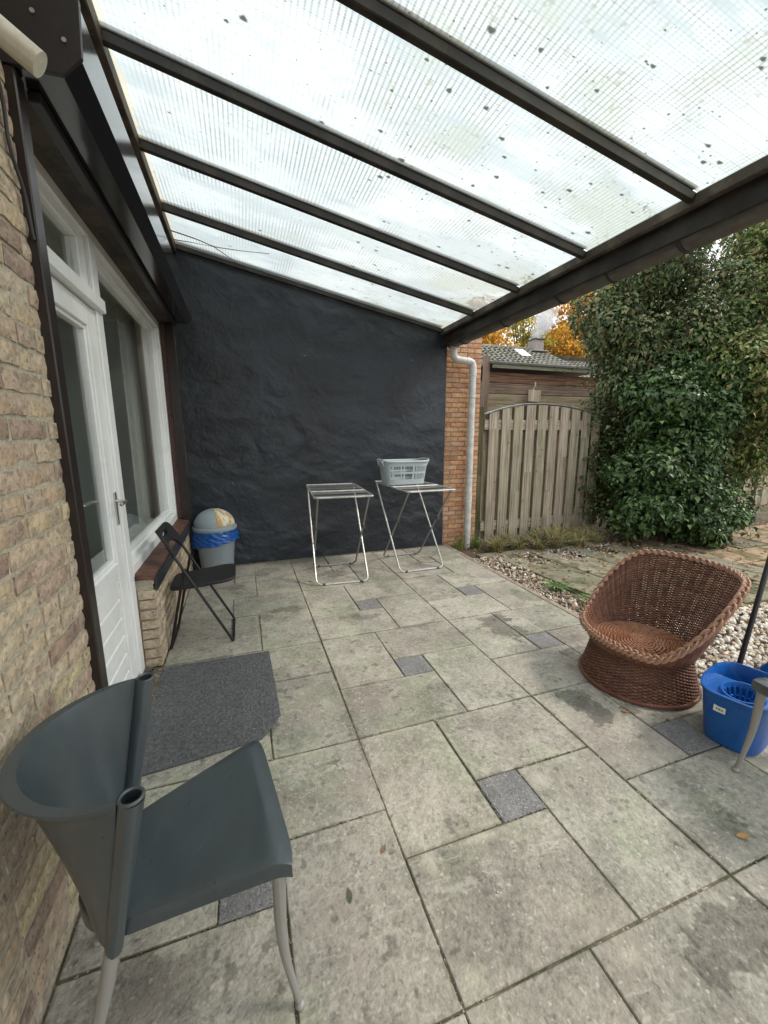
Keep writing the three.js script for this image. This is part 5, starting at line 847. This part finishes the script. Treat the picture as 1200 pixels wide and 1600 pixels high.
// ---------- mop bucket and cleaning things ----------
{
  const t = thing('mop_bucket', 'bright blue mop bucket with wringer insert beside the wicker chair', 'bucket', [1.742, 0, -0.425], 0.28);
  const blue = std({ map: wearMap([0.004, 0.1, 0.42], [0.02, 0.14, 0.47], 791, 0.7, 0.25), roughness: 1, roughnessMap: smudge }), K = 64;
  const ring = (k, y, f = 0) => Array.from({ length: K }, (_, i) => { const q = i / K * H2pi, c = sup(Math.cos(q), 4.4), s = sup(Math.sin(q), 4.4); const pin = 1 - 0.16 * Math.abs(c) * Math.abs(c); return [c * (0.205 * k + f), y, s * (0.148 * k * pin + f)]; });
  mesh('bucket_body', creased(loft([ring(0.02, 0.006), ring(0.74, 0.004), ring(0.765, 0.014), ring(0.93, 0.235), ring(0.945, 0.24), ring(0.96, 0.262), ring(1.0, 0.266), ring(1.0, 0.272), ring(0.95, 0.274), ring(0.925, 0.262), ring(0.75, 0.02), ring(0.02, 0.014)], false, false), 0.5), blue, t);
  const el = (a, b, y, cx = -0.055) => Array.from({ length: K }, (_, i) => { const q = i / K * H2pi; return [cx + Math.cos(q) * a, y, 0.01 + Math.sin(q) * b]; });
  const clip = (R, k) => R.map(([x, y, z], i) => { const o = ring(0.93, y)[i]; return [lerp(x, Math.min(o[0], 0.07), k), y, lerp(z, o[2], k)]; });
  const wr = mesh('wringer_plate', creased(loft([clip(el(0.098, 0.078, 0.236), 1), el(0.104, 0.084, 0.24), el(0.1, 0.08, 0.256), el(0.092, 0.073, 0.256), el(0.085, 0.066, 0.232)], false, false), 0.5), blue, t);
  for (let k = 0; k < 16; k++) { const q = k / 16 * H2pi; mesh('wringer_bar', sweep([[-0.055 + Math.cos(q) * 0.087, 0.238, 0.01 + Math.sin(q) * 0.068], [-0.055 + Math.cos(q) * 0.05, 0.155, 0.01 + Math.sin(q) * 0.04]], 0.0065, 6), blue, wr); }
  mesh('wringer_hoop', sweep(el(0.07, 0.055, 0.197), 0.005, 6, true), blue, wr); mesh('wringer_base', creased(loft([el(0.052, 0.042, 0.15), el(0.05, 0.04, 0.158), el(0.004, 0.004, 0.158)])), blue, wr);
  const lb = document.createElement('canvas'); lb.width = 128; lb.height = 80; const cx = lb.getContext('2d'); cx.fillStyle = '#e8e6dd'; cx.fillRect(0, 0, 128, 80); cx.fillStyle = '#55585c'; cx.fillRect(26, 30, 20, 16); cx.fillRect(52, 34, 24, 18); cx.fillRect(82, 38, 22, 14); cx.fillStyle = '#9a9a98'; cx.fillRect(20, 56, 88, 5);
  const ct = new THREE.CanvasTexture(lb); ct.colorSpace = THREE.SRGBColorSpace; const lm = mesh('label', new THREE.BoxGeometry(0.045, 0.03, 0.0015), std({ map: ct, roughness: 0.5 }), t); { const q = 3.22, k = 0.9, c = sup(Math.cos(q), 4.4), z = sup(Math.sin(q), 4.4), px = c * 0.205 * k, pz = z * 0.148 * k * (1 - 0.16 * c * c); lm.position.set(px * 1.012, 0.195, pz * 1.02 + 0.001); lm.rotation.set(-0.12, -1.6, 0, 'YXZ'); }
}
{
  const t = thing('broom', 'dark broom stick leaning behind the blue mop bucket', 'broom', [0, 0, 0]);
  mesh('stick', sweep([[1.985, 0.05, -0.60], [2.42, 1.15, -0.72]], 0.0125, 12), std({ color: lin(0.022, 0.022, 0.028), roughness: 0.45 }), t);
  const hd = mesh('broom_head', cbox(0.26, 0.04, 0.05, 0.01), M.blackPlastic, t); hd.position.set(1.985, 0.065, -0.60); hd.rotation.y = 0.4;
  const r = rng(751), bs = []; for (let k = 0; k < 90; k++) { const u = (r() - 0.5) * 0.24, w = (r() - 0.5) * 0.04; bs.push(sweep([[u, 0, w], [u * 1.15, -0.062, w * 1.5]], 0.0016, 4)); } const br = mesh('bristles', join(bs), M.blackPlastic, t); br.position.set(1.985, 0.063, -0.6); br.rotation.y = 0.4;
}
{
  const t = thing('detergent_bottle', 'blue bottle with white cap behind the mop bucket', 'bottle', [2.09, 0, -0.50]);
  mesh('bottle', lathe([[0, 0], [0.045, 0], [0.05, 0.01], [0.05, 0.2], [0.042, 0.235], [0.02, 0.26], [0.018, 0.27], [0, 0.27]], 28), std({ color: lin(0.004, 0.12, 0.45), roughness: 0.3 }), t); mesh('cap', shift(lathe([[0, 0], [0.02, 0], [0.02, 0.035], [0.016, 0.04], [0, 0.04]], 20), 0, 0.268, 0), M.white, t);
}
// ---------- small litter on the paving ----------
{
  const M1 = std({ color: lin(0.45, 0.24, 0.09), roughness: 0.8, side: THREE.DoubleSide }), M2 = std({ color: lin(0.22, 0.12, 0.06), roughness: 0.85, side: THREE.DoubleSide }), r = rng(771);
  const leaf = (L) => sheet(6, 4, (u, v) => { const w = Math.sin(Math.PI * u) * 0.45 * L, x = (u - 0.5) * L * 2, z = (v - 0.5) * 2 * w; return [x, 0.004 + 0.35 * z * z / L + 0.15 * x * x / L, z]; });
  const g1 = leaf(0.018), spots = [[1.18, -0.07, 1.3, 'curled orange leaf on the slab in front of the mop bucket'], [1.37, -0.72, 1.2, 'orange leaf against the foot of the wicker chair'], [1.52, -0.6, 0.9, 'small brown leaf between wicker chair and bucket'], [0.12, -3.22, 1.5, 'brown leaf on the paving behind the empty rack'], [1.56, -2.63, 1.1, 'dry leaf by the far dark square tile'], [-0.06, -0.45, 0.9, 'reddish leaf scrap on the slab beside the grey chair'], [0.86, -1.42, 0.7, 'tiny pale leaf scrap in a patio joint']];
  spots.forEach(([x, z, s, label], k) => { const m = single('fallen_leaf', g1, k % 3 === 2 ? M2 : M1, label, 'leaf', 'leaves fallen on the patio'); m.position.set(x, 0.003, z); m.rotation.set((r() - 0.5) * 0.5, r() * 6, (r() - 0.5) * 0.4); m.scale.setScalar(s); });
  const pts = [[0.44, 0.004, -0.635], [0.445, 0.03, -0.58], [0.455, 0.005, -0.51]]; single('straw', sweep(rounded(pts, 0.03), 0.0012, 5), std({ color: lin(0.55, 0.5, 0.38), roughness: 0.8 }), 'pale straw bent over the dark square tile', 'straw');
  const gb = []; for (let k = 0; k < 150; k++) { const x = -0.95 + r() * 2.9, z = -3.9 + r() * 4.4, g = new THREE.IcosahedronGeometry(0.0018 + 0.0032 * r() * r(), 0); g.scale(1, 0.6, 1); gb.push(shift(g, x, 0.002, z)); }
  const cr = mesh('white_grit', join(gb), std({ color: lin(0.6, 0.57, 0.5), roughness: 0.8 })); cr.userData = { kind: 'stuff', label: 'white grit crumbs scattered over the paving', category: 'grit' };
}
renderer.render(scene, camera);
